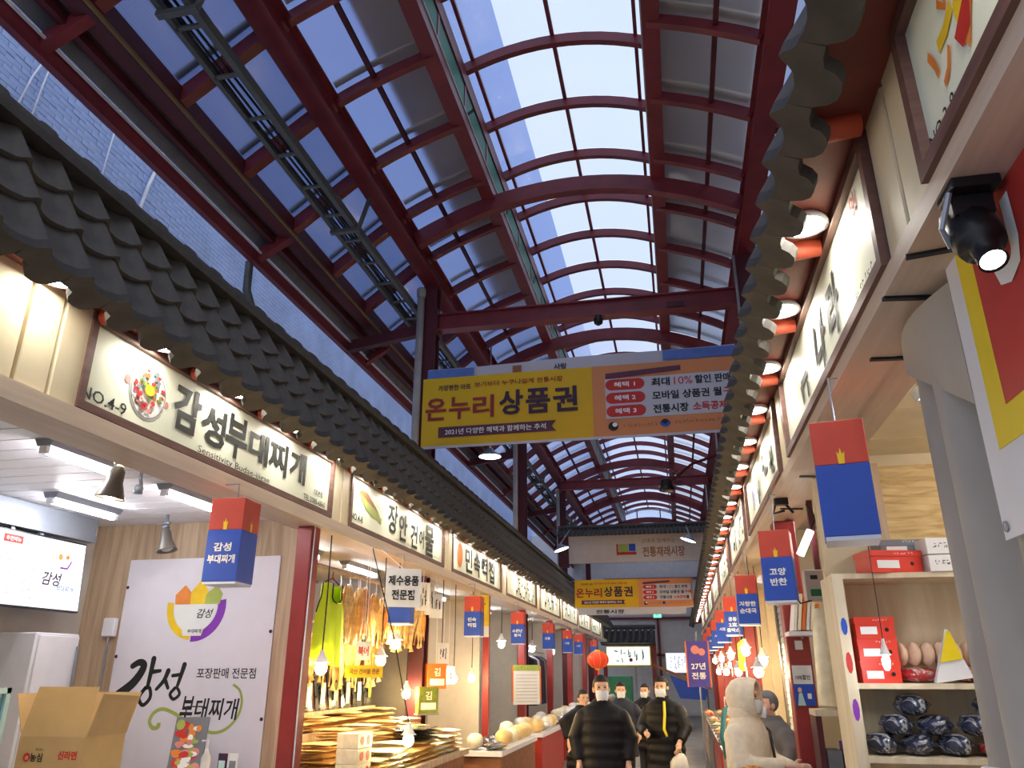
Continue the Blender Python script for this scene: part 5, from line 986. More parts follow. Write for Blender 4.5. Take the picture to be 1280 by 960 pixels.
aw = thing('awning', 'brown sloping awning with a blue underside at the lane end', 'awning', (-0.4, 28.0, 1.3)); MB().add([(-0.5, -0.6, 0.62), (1.3, -0.6, -0.1), (1.3, 0.6, -0.1), (-0.5, 0.6, 0.62), (-0.5, -0.6, 0.7), (1.3, -0.6, -0.02), (1.3, 0.6, -0.02), (-0.5, 0.6, 0.7)], [(0, 3, 2, 1), (4, 5, 6, 7), (0, 1, 5, 4), (1, 2, 6, 5), (2, 3, 7, 6), (3, 0, 4, 7)]).build('cover', 'brown_wood', aw); MB().add([(0.0, -0.55, 0.35), (1.2, -0.55, -0.08), (1.1, -0.55, -0.4), (0.3, -0.55, -0.35), (0.0, -0.5, 0.35), (1.2, -0.5, -0.08), (1.1, -0.5, -0.4), (0.3, -0.5, -0.35)], [(0, 1, 2, 3), (7, 6, 5, 4), (0, 4, 5, 1), (1, 5, 6, 2), (2, 6, 7, 3), (3, 7, 4, 0)]).build('valance', 'lantern_blue', aw); MB().tube([(-0.4, 0.5, 0.6), (-0.4, 0.5, -1.3)], 0.03, 6).build('pole', 'grey_metal', aw); MB().tube([(1.2, 0.5, -0.1), (1.2, 0.5, -1.3)], 0.03, 6).build('pole', 'grey_metal', aw)
wp = thing('lit_board', 'white lit price board on the end wall above the brown awning', 'sign', (-0.1, 36.205, 1.7)); MB().box(-0.55, 0.55, 0, 0.1, 0, 0.85).build('case', 'white_paint', wp); MB().box(-0.52, 0.52, -0.01, 0, 0.03, 0.82).build('panel', glow('board_glow', (236, 242, 255), 0.9), wp); ink(scrawl(MB(), 0, 0.42, 0.8, 0.6, 5, r, -0.014, 0.02), wp, 'writing', 'ink_blue')
gn = thing('wall_cabinet', 'green cabinet behind the crowd at the lane end', 'cabinet', (-2.3, 31.5, 0)); MB().box(-0.45, 0.45, -0.2, 0.2, 0, 1.6).build('body', mat('cab_green', (60, 140, 100), rough=0.5), gn, bevel=0.01); MB().box(-0.43, -0.01, -0.22, -0.2, 0.1, 1.5).box(0.01, 0.43, -0.22, -0.2, 0.1, 1.5).build('doors', 'cab_green', gn)['kind'] = 'stuff'
# ---------------------------------------------------------------- right row: curtain shop and shoe shop
mat('curtain', (178, 170, 158), rough=0.9, var=0.06, scale=3); mat('vinyl_white', (226, 226, 228), rough=0.4, var=0.02); mat('vinyl_red', (196, 62, 54), rough=0.4, var=0.04); mat('vinyl_yellow', (236, 210, 36), rough=0.4, var=0.03)
mat('wool', (226, 196, 168), rough=0.9, var=0.12, scale=14, bump=0.3); mat('red_wrap', (190, 60, 60), rough=0.3, var=0.3, scale=12); mat('shutter_grey', (170, 174, 182), rough=0.4, var=0.05)
tag(MB().box(3.2, 3.3, -2, 30, 0, 3.2).build('wall_right_shops_back', 'warm_wall'), kind='structure')
cr = struct('ceiling_right_shops', None)
pc = MB().box(1.14, 3.2, 0.006, 0.594, 3.12, 3.15).mesh('panel', 'cream_panel')
for k in range(14): put('panel', pc, cr, (0, -1.0 + k * 0.6, 0))
MB().box(1.14, 3.2, 7.4, 30, 3.12, 3.15).build('slab', 'plaster', cr)
for k, y in enumerate((2.3, 5.42, 8.35, 11.5, 14.65, 17.8, 20.95, 24.1, 27.2)): tag(MB().box(1.2 if k != 1 else 0.96, 3.2, y, y + 0.08, 0, 3.12).build('wall_right_partition_%d' % k, 'warm_wall'), kind='structure')
tube_light('white tube light on the panel ceiling behind the curtain', (1.35, 3.7, 3.12), 0.9); tube_light('tube light deep inside the shoe shop', (2.3, 4.3, 3.12), 1.2)
for y, lb in ((6.9, 'added fill tube light behind the meter box'), (9.9, 'added fill tube light behind the roller shutter'), (13.0, 'added fill tube light behind the purple flag stall'), (16.2, 'added fill tube light in the sixth shoebox side shop'), (19.4, 'added fill tube light in the seventh shoebox side shop'), (22.5, 'added fill tube light in the eighth shoebox side shop'), (25.6, 'added fill tube light in the ninth shoebox side shop')): tube_light(lb, (1.6, y, 3.12), 1.2)  # fill tubes added to lighten the right row, the people and the far end
tube_light('added fill tube light over the white vinyl banner', (1.5, 1.2, 3.12), 1.2)  # one more fill tube, added to brighten the curtain
# curtain with folds
cu = thing('curtain', 'grey floor length curtain drawn beside the vinyl banner', 'curtain', (0.99, 2.62, 0.3))
mb = MB(); n = 44
def cur(u, v):
    y = -0.42 + 0.86 * u; z = 2.64 * (1 - v); a = 0.035 + 0.03 * v; return (a * math.sin(u * 17 + 0.6 * math.sin(v * 3)) + 0.025 * math.sin(u * 7 + v * 2), y * (0.96 + 0.06 * v), z)
mb.grid(n, 10, cur); k = len(mb.f); mb.grid(n, 10, lambda u, v: (cur(u, v)[0] + 0.006, cur(u, v)[1], cur(u, v)[2])); mb.f[k:] = [q[::-1] for q in mb.f[k:]]; mb.build('cloth', 'curtain', cu, True); MB().tube([(0, -0.6, 2.665), (0, 0.5, 2.665)], 0.012, 8).build('track', 'grey_metal', cu)
fp = MB().grid(10, 4, lambda u, v: (-0.05 - 0.05 * math.sin(math.pi * u) * (1 - v), -0.15 + 0.57 * u, 2.64 - 0.42 * v * (1 - 0.75 * u))); fp.build('folded_top', 'curtain', cu, True)
# vinyl banner
vb = thing('vinyl_banner', 'white vinyl banner with yellow and red panels hung beside the curtain', 'banner', (0.93, 1.55, 2.10), R(-90))
MB().box(-0.89, 0.9, 0, 0.006, 0, 0.875).build('sheet', 'vinyl_white', vb); MB().box(-0.79, 0.9, -0.003, 0, 0.24, 0.87).build('yellow_field', 'vinyl_yellow', vb); MB().box(-0.68, 0.9, -0.005, -0.003, 0.34, 0.87).build('red_field', 'vinyl_red', vb)
a = MB(); txt(a, 'U', -0.47, 0.72, 0.22, w=0.18, y=-0.008, bold=0.05); txt(a, '신발', 0.1, 0.70, 0.28, y=-0.008, bold=0.05); ink(a, vb, 'lettering', 'ink_white'); MB().lathe([(0.008, -0.004), (0.016, -0.004), (0.016, 0.0)], 12, (-0.86, -0.002, 0.035), 'y', False).build('eyelet', 'grey_metal', vb)
# black spotlight
sp = thing('spotlight', 'black spotlight with a glowing lens under the fascia beam', 'spotlight', (0.835, 1.96, 2.97))
MB().box(-0.05, 0.07, -0.06, 0.06, -0.03, 0).box(-0.045, 0.06, -0.02, 0.02, -0.09, -0.03).build('mount', 'black_plastic', sp, bevel=0.004)
MB().lathe([(0.03, 0.10), (0.062, 0.09), (0.066, -0.02), (0.058, -0.06), (0.036, -0.065), (0.034, -0.13), (0.036, -0.135), (0.03, -0.13)], 18, cap=False).rot(R(-28), 'X').move(0.01, 0.02, -0.13).build('body', 'black_plastic', sp, True); MB().lathe([(0, -0.128), (0.031, -0.128)], 16, cap=False).rot(R(-28), 'X').move(0.01, 0.02, -0.13).build('lens', 'lamp_soft', sp)
MB().tube([(-0.05, -0.03, -0.03), (-0.075, 0.0, -0.12), (-0.05, 0.03, -0.16)], 0.008, 6).build('yoke', 'grey_metal', sp)
# shelf with shoe boxes
sh = thing('display_shelf', 'tall cream wooden shelf holding red shoeboxes', 'shelf', (1.40, 5.2, 0))
MB().box(-0.48, -0.42, -0.2, 0.2, 0, 2.30).build('side', 'shelf_wood', sh); MB().box(0.62, 0.68, -0.2, 0.2, 0, 2.30).build('side', 'shelf_wood', sh); MB().box(-0.42, 0.62, 0.17, 0.2, 0, 2.27).build('back', 'shelf_wood', sh)
for z in (0.45, 0.88, 1.28, 1.66, 2.27): MB().box(-0.42, 0.62, -0.2, 0.17, z, z + 0.03).build('shelf_board', 'shelf_wood', sh)
for z, h, m in ((2.0, 0.10, 'ink_blue'), (1.80, 0.12, 'ink_red'), (1.55, 0.12, 'ink_purple')): ink(MB().disc(-0.45, z, 0.018, h / 2, y=-0.203, n=9), sh, 'sticker', m)
def shoebox(label, loc, rz, m='red_box', w=0.20, d=0.31, h=0.12):
    b = thing('shoebox', label, 'box', loc, rz, 'shoeboxes'); MB().box(-w / 2, w / 2, -d / 2, d / 2, 0, h - 0.03).build('carton', m, b); MB().box(-w / 2 - 0.004, w / 2 + 0.004, -d / 2 - 0.004, d / 2 + 0.004, h - 0.035, h).build('lid', m, b); ink(MB().rect(-w * 0.38, w * 0.05, h * 0.2, h * 0.55, -d / 2 - 0.002), b, 'size_label', 'paper'); ink(MB().disc(w * 0.3, h * 0.4, 0.012, y=-d / 2 - 0.002, n=10), b, 'finger_hole', 'black_plastic')
    ink(scrawl(MB(), w * 0.15, h * 0.86, w * 0.4, 0.012, 6, r, -d / 2 - 0.006), b, 'print', 'ink_white'); return b
for i in range(3): shoebox(['lowest red shoebox of the shelf stack', 'middle red shoebox of the shelf stack', 'topmost red shoebox of the shelf stack'][i], (1.115 + 0.006 * i, 5.18, 1.69 + i * 0.121), R(2 - 2 * i), w=0.21)
shoebox('wide red shoebox lying on top of the cream shelf', (1.27, 5.10, 2.30), R(14), w=0.31, d=0.2, h=0.13); shoebox('grey lidded shoebox behind the red one on the cream shelf top', (1.40, 5.29, 2.43), R(4), 'ink_grey', 0.28, 0.18, 0.09)
MBX = [('white printed carton on the shelf top, lower of two', 2.30), ('white printed carton on the shelf top, upper of two', 2.40)]
for lb, z in MBX: o = thing('white_carton', lb, 'box', (1.58, 5.08, z), R(4)); MB().box(-0.12, 0.12, -0.09, 0.09, 0, 0.095).build('carton', 'paper', o, bevel=0.003); ink(scrawl(MB(), 0, 0.05, 0.18, 0.03, 6, r, -0.094), o, 'print', 'ink')
o = thing('grey_carton', 'grey carton under the grey shoebox at the back of the shelf top', 'box', (1.40, 5.31, 2.30)); MB().box(-0.13, 0.13, -0.075, 0.075, 0, 0.129).build('carton', 'ink_grey', o, bevel=0.003)
def streak_mat(name, c1, c2):
    m = bpy.data.materials.new(name); m.use_nodes = True; n = m.node_tree; b = n.nodes['Principled BSDF']; t = n.nodes.new('ShaderNodeTexCoord'); w = n.nodes.new('ShaderNodeTexNoise'); w.inputs['Scale'].default_value = 9; w.inputs['Detail'].default_value = 4; w.inputs['Distortion'].default_value = 2.5
    q = n.nodes.new('ShaderNodeValToRGB'); q.color_ramp.elements[0].position = 0.49; q.color_ramp.elements[1].position = 0.62; q.color_ramp.elements[0].color = lin(c1); q.color_ramp.elements[1].color = lin(c2)
    n.links.new(t.outputs['Object'], w.inputs['Vector']); n.links.new(w.outputs['Fac'], q.inputs['Fac']); n.links.new(q.outputs['Color'], b.inputs['Base Color']); b.inputs['Roughness'].default_value = 0.15; b.inputs['Coat Weight'].default_value = 0.6; MATS[name] = m
streak_mat('bag_glints', (44, 50, 74), (170, 172, 176))  # pale streaks paint the plastic's highlights into the navy colour
wm = blob_mesh('wool_ball', 0.038, 0.085, 0.068, 'wool', 11, 0.03)
for i in range(6): tag(put('wool_ball', wm, None, (1.285 + i * 0.073, 5.22, 1.782), (0, 0, 0.0)), ORD[i] + ' pale peach ball from the shoebox stack in the row', 'ball', 'peach balls on the shelf')
streak_mat('red_streak', (176, 52, 56), (214, 206, 200))
rw = blob_mesh('wrapped_roll', 0.125, 0.10, 0.045, 'red_streak', 12, 0.08)
for i in range(2): tag(put('wrapped_roll', rw, None, (1.365 + i * 0.275, 5.22, 1.69), (0, 0, 0.05 * i)), ['red wrapped bundle beside the shoebox stack', 'red wrapped bundle behind the yellow bag tip'][i], 'bundle')
cn = thing('paper_bag', 'white cone-shaped bag with a yellow tip on the shelf', 'bag', (1.50, 5.05, 1.69)); MB().add([(-0.1, -0.02, 0.0), (0.1, -0.02, 0.03), (0.1, 0.03, 0.03), (-0.1, 0.03, 0.0), (0.0, 0.0, 0.29), (0.02, 0.01, 0.29)], [(0, 1, 5, 4), (1, 2, 5), (2, 3, 4, 5), (3, 0, 4), (0, 3, 2, 1)]).build('bag', 'vinyl_white', cn); ink(MB().flat([(-0.06, 0.11), (0.062, 0.13), (0.018, 0.28), (0.0, 0.28)], -0.024), cn, 'tip', 'vinyl_yellow')
nv = [blob_mesh('sock_bag', 0.090, 0.13, 0.060, 'bag_glints', 13, 0.12, False), blob_mesh('sock_bag', 0.092, 0.12, 0.058, 'bag_glints', 14, 0.12, False)]
for i, (x, z) in enumerate(((1.09, 1.31), (1.285, 1.31), (1.48, 1.31), (1.90, 1.31), (1.185, 1.41), (1.385, 1.41), (1.60, 1.41), (1.80, 1.41), (1.285, 1.515), (1.70, 1.515))):
    tag(put('sock_bag', nv[i % 2], None, (x, 5.16, z), (0, 0, 3.1416 * (i % 2) + 0.1 * (i % 3))), 'shiny navy bundle in the %s of the pile under the shoeboxes' % ('bottom row' if i < 4 else 'middle row' if i < 8 else 'top'), 'bundle', 'navy bundles on the lower shelf')
tag(put('wrapped_roll', rw, None, (1.69, 5.16, 1.31), (0, 0, 1.4)), 'red wrapped bundle at the end of the navy bundles', 'bundle')
hb = make_bulb(False, (2.985 - 1.80) / 0.8); hb.location = (1.08, 4.7, 1.80); hb['label'] = 'small lit bulb hanging in front of the shoebox stack'; hb.scale = (0.42, 0.42, 0.8)
wpn = thing('white_pipe', 'white plastic pipe end below the curtain', 'pipe', (0.88, 2.70, 1.46)); MB().tube([(-0.03, 0.1, 0.0), (-0.02, 0.06, 0.01), (0.0, 0.02, 0.0), (-0.02, -0.5, -0.01)], 0.022, 10, True, [0.012, 0.02, 0.03, 0.034]).build('tube', 'white_paint', wpn, True); MB().tube([(-0.02, -0.5, -0.01), (-0.02, -0.5, -1.46)], 0.02, 8).build('stand', 'white_paint', wpn)
# wood chip board on the partition above the shelf
ob = thing('chipboard', 'wood chip board on the wall above the red shoeboxes', 'board', (1.9, 5.41, 2.32)); MB().box(-0.52, 0.6, -0.012, 0, 0, 0.72).build('board', 'osb', ob); MB().box(-0.62, -0.52, -0.02, 0, 0, 0.74).build('batten', 'pale_wood', ob)
# bay between the shoe shop and the red post
mtb = thing('meter_box', 'grey electric box with a green plate above the rolled mats', 'electric box', (1.03, 6.2, 2.24)); MB().box(-0.09, 0.1, -0.06, 0.06, 0, 0.22).build('case', mat('meter_grey', (176, 168, 158), rough=0.5), mtb, bevel=0.006); ink(MB().rect(-0.06, 0.02, 0.03, 0.08, -0.062), mtb, 'plate', mat('plate_green', (30, 100, 60))); ink(MB().rect(-0.05, 0.0, 0.15, 0.18, -0.062), mtb, 'window', 'ink'); MB().tube([(-0.06, -0.05, 0), (-0.14, -0.06, -0.02), (-0.22, -0.05, 0.12), (-0.26, 0.0, 0.45)], 0.007, 6).build('cable', 'black_plastic', mtb); MB().box(0.0, 0.04, -0.02, 0.02, 0.22, 0.75).build('hanger', 'steel_dark', mtb)
rlb = MB().lathe([(0.07, 0), (0.075, 0.01), (0.075, 0.66), (0.07, 0.67)], 12).mesh('rolled_mat', 'pack_cream', True)
for i, (x, y, z) in enumerate(((1.02, 6.3, 1.52), (1.16, 6.35, 1.5), (1.30, 6.3, 1.52))): tag(put('rolled_mat', rlb, None, (x, y, z), (0, R(3), 0)), ORD[i] + ' upright cream rolled mat from the lane behind the shelf', 'mat', 'rolled mats')
rk = thing('goods_rack', 'low rack under the rolled mats', 'rack', (1.15, 6.32, 0)); MB().box(-0.25, 0.3, -0.15, 0.15, 1.46, 1.50).build('shelf_board', 'shelf_wood', rk); MB().box(-0.25, 0.3, -0.15, 0.15, 0.9, 0.94).build('shelf_board', 'shelf_wood', rk)
for x in (-0.23, 0.28): MB().box(x - 0.02, x + 0.02, -0.13, 0.13, 0, 1.46).build('leg', 'steel_dark', rk)
for i in range(4): o = put('stored_box', MB().box(-0.05, 0.05, -0.1, 0.1, 0, 0.3 + 0.05 * (i % 2)).mesh('stored_box', ['ink_grey', 'ink_purple', 'vinyl_yellow', 'cardboard'][i], bevel=0.004), None, (0.998 + i * 0.118, 6.3, 0.94)); tag(o, ['grey', 'purple', 'yellow', 'brown'][i] + ' upright box on the low rack under the rolled mats', 'box')
for i in range(6): tag(put('folded_sheet', MB().box(-0.012, 0.012, -0.12, 0.12, 0, 0.30 - 0.02 * i).mesh('folded_sheet', ['paper', 'pack_cream', 'orange_box'][i % 3]), None, (0.90 + i * 0.032, 6.80, 2.06), (0, R(10), 0)), 'thin upright sheet filed above the red post', 'sheet', 'thin sheets above the red post')
o = thing('sheet_holder', 'wire tray holding the thin upright sheets', 'tray', (0.98, 6.80, 2.02)); MB().box(-0.13, 0.13, -0.13, 0.13, 0, 0.03).build('tray', 'white_paint', o); MB().tube([(0.0, 0.05, 0), (0.0, 0.2, -0.02)], 0.01, 6).build('arm', 'grey_metal', o)
cl = thing('clamp_lamp', 'white stick lamp clamped behind the 고양 반찬 lantern', 'lamp', (0.98, 6.15, 2.66), 0, None, (0, R(28), 0)); MB().tube([(0, 0, -0.10), (0, 0, 0.10)], 0.028, 10).build('tube', 'lamp_soft', cl, True); MB().tube([(0, 0, 0.10), (0, 0, 0.2), (-0.1, 0, 0.28)], 0.01, 6).build('arm', 'black_plastic', cl)
cb_ = thing('cable_clamp', 'black cable clamp above the 고양 반찬 lantern', 'clamp', (0.82, 6.0, 2.97)); MB().box(-0.05, 0.05, -0.03, 0.03, -0.05, 0).tube([(-0.04, 0, -0.04), (-0.06, 0, -0.11), (0.02, 0, -0.09)], 0.01, 6).tube([(0.03, 0, -0.04), (0.08, 0, -0.11)], 0.01, 6).build('jaws', 'black_plastic', cb_)
# posters on the red post
for z, h, m, lb in ((1.66, 0.14, 'paper', 'white leaflet with 10% on the red post'), (1.50, 0.16, 'ink_blue', 'blue leaflet with a standing figure on the red post'), (1.92, 0.07, 'paper', 'tiny white card high on the red post')):
    c = thing('leaflet', lb, 'leaflet', (0.95, 6.945, z)); w = 0.075 if h > 0.1 else 0.03; MB().box(-w, w, -0.004, 0, 0, h).build('sheet', m, c)
    if m == 'ink_blue': ink(MB().flat([(-0.06, 0), (-0.045, 0.09), (-0.02, 0.095), (0.0, 0.0)], -0.006), c, 'figure_print', 'mint'); ink(MB().disc(-0.035, 0.115, 0.016, 0.02, y=-0.006), c, 'figure_print', 'skin'); ink(MB().rect(0.02, 0.05, 0.05, 0.09, -0.006), c, 'panel_print', 'paper')
    elif h > 0.1: ink(txt(MB(), '10%할인', 0, 0.05, 0.035, w=0.11, y=-0.006, bold=0.02), c)
# roller shutter and the shops beyond
rs = thing('roller_shutter', 'grey roller shutter beyond the red post', 'shutter', (1.10, 8.75, 0)); ssl = MB().box(-0.012, 0.012, -0.55, 0.55, 0, 0.055).mesh('slat', 'shutter_grey')
for k in range(40): put('slat', ssl, rs, (0, 0, 0.5 + k * 0.062), (0, 0.12, 0))
MB().box(-0.03, 0.03, -0.6, -0.55, 0, 2.97).box(-0.03, 0.03, 0.55, 0.6, 0, 2.97).build('rail', 'steel_plate', rs)['kind'] = 'stuff'
fp_ = thing('wall_panel', 'plain grey panel between the red post and the shutter', 'panel', (1.06, 7.6, 0)); MB().box(-0.02, 0.02, -0.4, 0.45, 0, 2.0).build('panel', 'shutter_grey', fp_); MB().box(-0.03, 0.03, 0.45, 0.5, 0, 2.97).build('jamb', 'ink_brown', fp_)
RN = ['food stall before the grey shutter', 'food stall by the vertical purple flag', 'second food stall beyond the purple flag', 'third food stall beyond the purple flag', 'last food stall on the shoebox side']
for k in range(5):
    y = 5.9 if k == 0 else 9.9 + (k - 1) * 3.15; xx = 0.60 if k == 0 else 0.72; hw = 0.3 if k == 0 else 1.3; z = 1.08 if k == 0 else 0.86
    tb = thing('food_stall', RN[k], 'stall', (xx, y, 0)); MB().box(-0.3, 0.32 if k else 0.2, -hw, hw, z - 0.05, z).build('top', 'steel_plate', tb); MB().box(-0.28, 0.3 if k else 0.18, -hw + 0.05, hw - 0.05, 0, z - 0.05).build('body', ['steel_plate', 'pale_wood', 'red_counter'][k % 3], tb)
    for i in range(2 if k == 0 else 8):
        m = ['orange_box', 'dry_fish2', 'pack_gold', 'bag_clear', 'red_wrap', 'pack_green'][(i + k) % 6]; ty = y - hw + 0.2 + (i if k == 0 else i // 2) * (0.3 if k == 0 else 0.62); tx = xx - 0.17 + (0 if k == 0 else (i % 2) * 0.25)
        t = thing('food_tray', ['orange', 'brown', 'golden', 'pale', 'red', 'green'][(i + k) % 6] + ' food heaped on a tray at the ' + RN[k], 'tray', (tx, ty, z), 0, 'food trays on the stalls'); t.scale = (0.85, 0.85, 0.85); MB().box(-0.14, 0.14, -0.13, 0.13, 0, 0.012).box(-0.14, 0.14, -0.13, -0.12, 0.012, 0.04).box(-0.14, 0.14, 0.12, 0.13, 0.012, 0.04).box(-0.14, -0.13, -0.12, 0.12, 0.012, 0.04).box(0.13, 0.14, -0.12, 0.12, 0.012, 0.04).build('tray', 'steel_plate', t)
        hp = MB(); rn = random.Random(i * 7 + k)
        for q in range(26): a_ = rn.uniform(0, 6.28); d_ = 0.1 * math.sqrt(rn.random()); hp.ball((d_ * math.cos(a_), d_ * math.sin(a_), 0.02 + 0.06 * (1 - d_ / 0.11)), 0.028, 0.02, 0.016, 6, 4)
        o = hp.build('food', m, t, True); o['kind'] = 'stuff'
    if k:
        for j, dy in enumerate((-0.85, 0.1, 0.6)):
            b = make_bulb(j % 2 == 0, 2.98 - 1.75 - 0.12 * j); b.location = (0.80 + 0.15 * (j % 2), y + dy, 1.75 + 0.12 * j); b['label'] = ['low', 'middle', 'high'][j] + ' lit bulb over the ' + RN[k]; b['group'] = 'bulbs over the food stalls'
        for i in range(6):
            hg = r.uniform(0.18, 0.34); o = thing('food_jar', 'jar on the rear board of the ' + RN[k], 'jar', (0.985, y - 1.1 + i * 0.42, z), 0, 'jars on the stalls'); MB().lathe([(0.046, 0), (0.05, 0.02), (0.05, hg), (0.042, hg + 0.02)], 12).build('body', ['pack_gold', 'red_wrap', 'bag_clear'][i % 3], o, True); MB().lathe([(0.045, hg + 0.02), (0.045, hg + 0.06)], 12).build('lid', ['red_box', 'white_paint'][i % 2], o)
fg = thing('vertical_flag', 'purple vertical flag with orange edges at the food stalls', 'flag', (0.24, 12.0, 1.55), R(-6)); MB().box(-0.15, 0.15, 0, 0.006, 0, 0.62).build('cloth', mat('flag_purple', (76, 66, 160), rough=0.6), fg); MB().box(-0.17, -0.15, 0, 0.006, 0, 0.62).box(0.15, 0.17, 0, 0.006, 0, 0.62).build('edge', 'orange_box', fg)['kind'] = 'stuff'; a = MB(); txt(a, '27년', 0, 0.28, 0.09, w=0.2, y=-0.004, bold=0.02); txt(a, '전통', 0, 0.15, 0.09, w=0.2, y=-0.004, bold=0.02); ink(a, fg, 'lettering', 'ink_white'); ink(MB().disc(-0.03, 0.5, 0.06, y=-0.004).disc(0.06, 0.47, 0.05, y=-0.004), fg, 'picture', 'ink_pink'); MB().tube([(0.0, 0.02, -1.55), (0.0, 0.02, 0.75)], 0.012, 6).build('pole', 'grey_metal', fg)
yf = thing('vertical_flag', 'narrow yellow-green pennant above the food stalls', 'flag', (0.79, 11.03, 1.76), R(20)); MB().add([(-0.06, 0, 0.0), (0.02, 0, 0.0), (0.06, 0, 0.42), (-0.05, 0, 0.34), (-0.06, 0.006, 0.0), (0.02, 0.006, 0.0), (0.06, 0.006, 0.42), (-0.05, 0.006, 0.34)], [(0, 1, 2, 3), (7, 6, 5, 4), (0, 4, 5, 1), (1, 5, 6, 2), (2, 6, 7, 3), (3, 7, 4, 0)]).build('cloth', mat('lime', (196, 206, 60), rough=0.6), yf); MB().tube([(0.0, 0.01, 0.36), (0.0, 0.01, 1.22)], 0.006, 5).build('cord', 'grey_metal', yf)
hs = thing('hose', 'teal hose looping over the food stall', 'hose', (0.42, 9.2, 0.86)); MB().tube([(0.0, 0, 0.0), (-0.05, 0, 0.25), (0.0, 0.02, 0.5), (0.2, 0.05, 0.66), (0.36, 0.1, 0.6)], 0.028, 8).build('hose', 'teal', hs, True)
# ---------------------------------------------------------------- people
mat('hair_dark', (40, 32, 28), rough=0.6, var=0.3, scale=30); mat('puffer_black', (22, 22, 25), spec=0.2, rough=0.5, var=0.15, scale=8); mat('puffer_brown', (26, 23, 25), spec=0.2, rough=0.5, var=0.15); mat('fleece_beige', (238, 222, 194), rough=0.95, var=0.08, scale=24, bump=0.25, sheen=0.3)
mat('grey_coat', (112, 110, 112), rough=0.85, var=0.12); mat('trousers_dark', (34, 36, 44), rough=0.8); mat('shoe_black', (26, 26, 28), rough=0.5); mat('mask_white', (232, 236, 242), rough=0.7, var=0.02); mat('navy_coat', (36, 40, 60), rough=0.7, var=0.15)
def fuse(mb, name, m, parent, vox):
    me = mb.mesh(name, m); o = bpy.data.objects.new(name, me)
    md = o.modifiers.new('r', 'REMESH'); md.mode = 'VOXEL'; md.voxel_size = vox; md.use_smooth_shade = True
    sm = o.modifiers.new('s', 'SMOOTH'); sm.iterations = 2; sm.factor = 0.5
    me2 = bake(o); bpy.data.objects.remove(o); bpy.data.meshes.remove(me)
    me2.materials.clear(); me2.materials.append(M(m)); me2.shade_smooth(); me2.name = name
    return put(name, me2, parent)
def loft(mb, rings, n=20):
    o = len(mb.v)
    for cx, cy, z, rx, ry in rings:
        for k in range(n): a = 2 * math.pi * k / n; mb.v.append((cx + rx * math.cos(a), cy + ry * math.sin(a), z))
    for i in range(len(rings) - 1):
        for k in range(n): mb.f.append((o + i * n + k, o + i * n + (k + 1) % n, o + (i + 1) * n + (k + 1) % n, o + (i + 1) * n + k))
    mb.f.append(tuple(o + k for k in range(n))[::-1]); mb.f.append(tuple(o + (len(rings) - 1) * n + k for k in range(n)))
    return mb
def hand(mb, w, d, side, curl=0.6):
    # w wrist, d direction of the hand, side towards the thumb
    w = Vector(w); d = Vector(d).normalized(); t = Vector(side); t = (t - d * t.dot(d)).normalized(); dn = d.cross(t)
    if dn.z > 0: dn = -dn
    p = w + d * 0.05; mb.tube([w - d * 0.02, w + d * 0.03, w + d * 0.085], 0.03, 10, True, [0.026, 0.034, 0.032])
    for i, (o, L) in enumerate(((0.030, 0.070), (0.010, 0.080), (-0.010, 0.074), (-0.029, 0.058))):
        b = w + d * 0.078 + t * o; q = d; pts = [b]
        for s in (0.45, 0.32, 0.23): q = (q + dn * curl * 0.55).normalized(); pts.append(pts[-1] + q * L * s)
        mb.tube(pts, 0.009, 8, True, [0.0105, 0.010, 0.009, 0.007])
    b = w + d * 0.025 + t * 0.025; mb.tube([b, b + t * 0.028 + d * 0.022, b + t * 0.034 + d * 0.052 + dn * 0.012], 0.011, 8, True, [0.013, 0.011, 0.008])
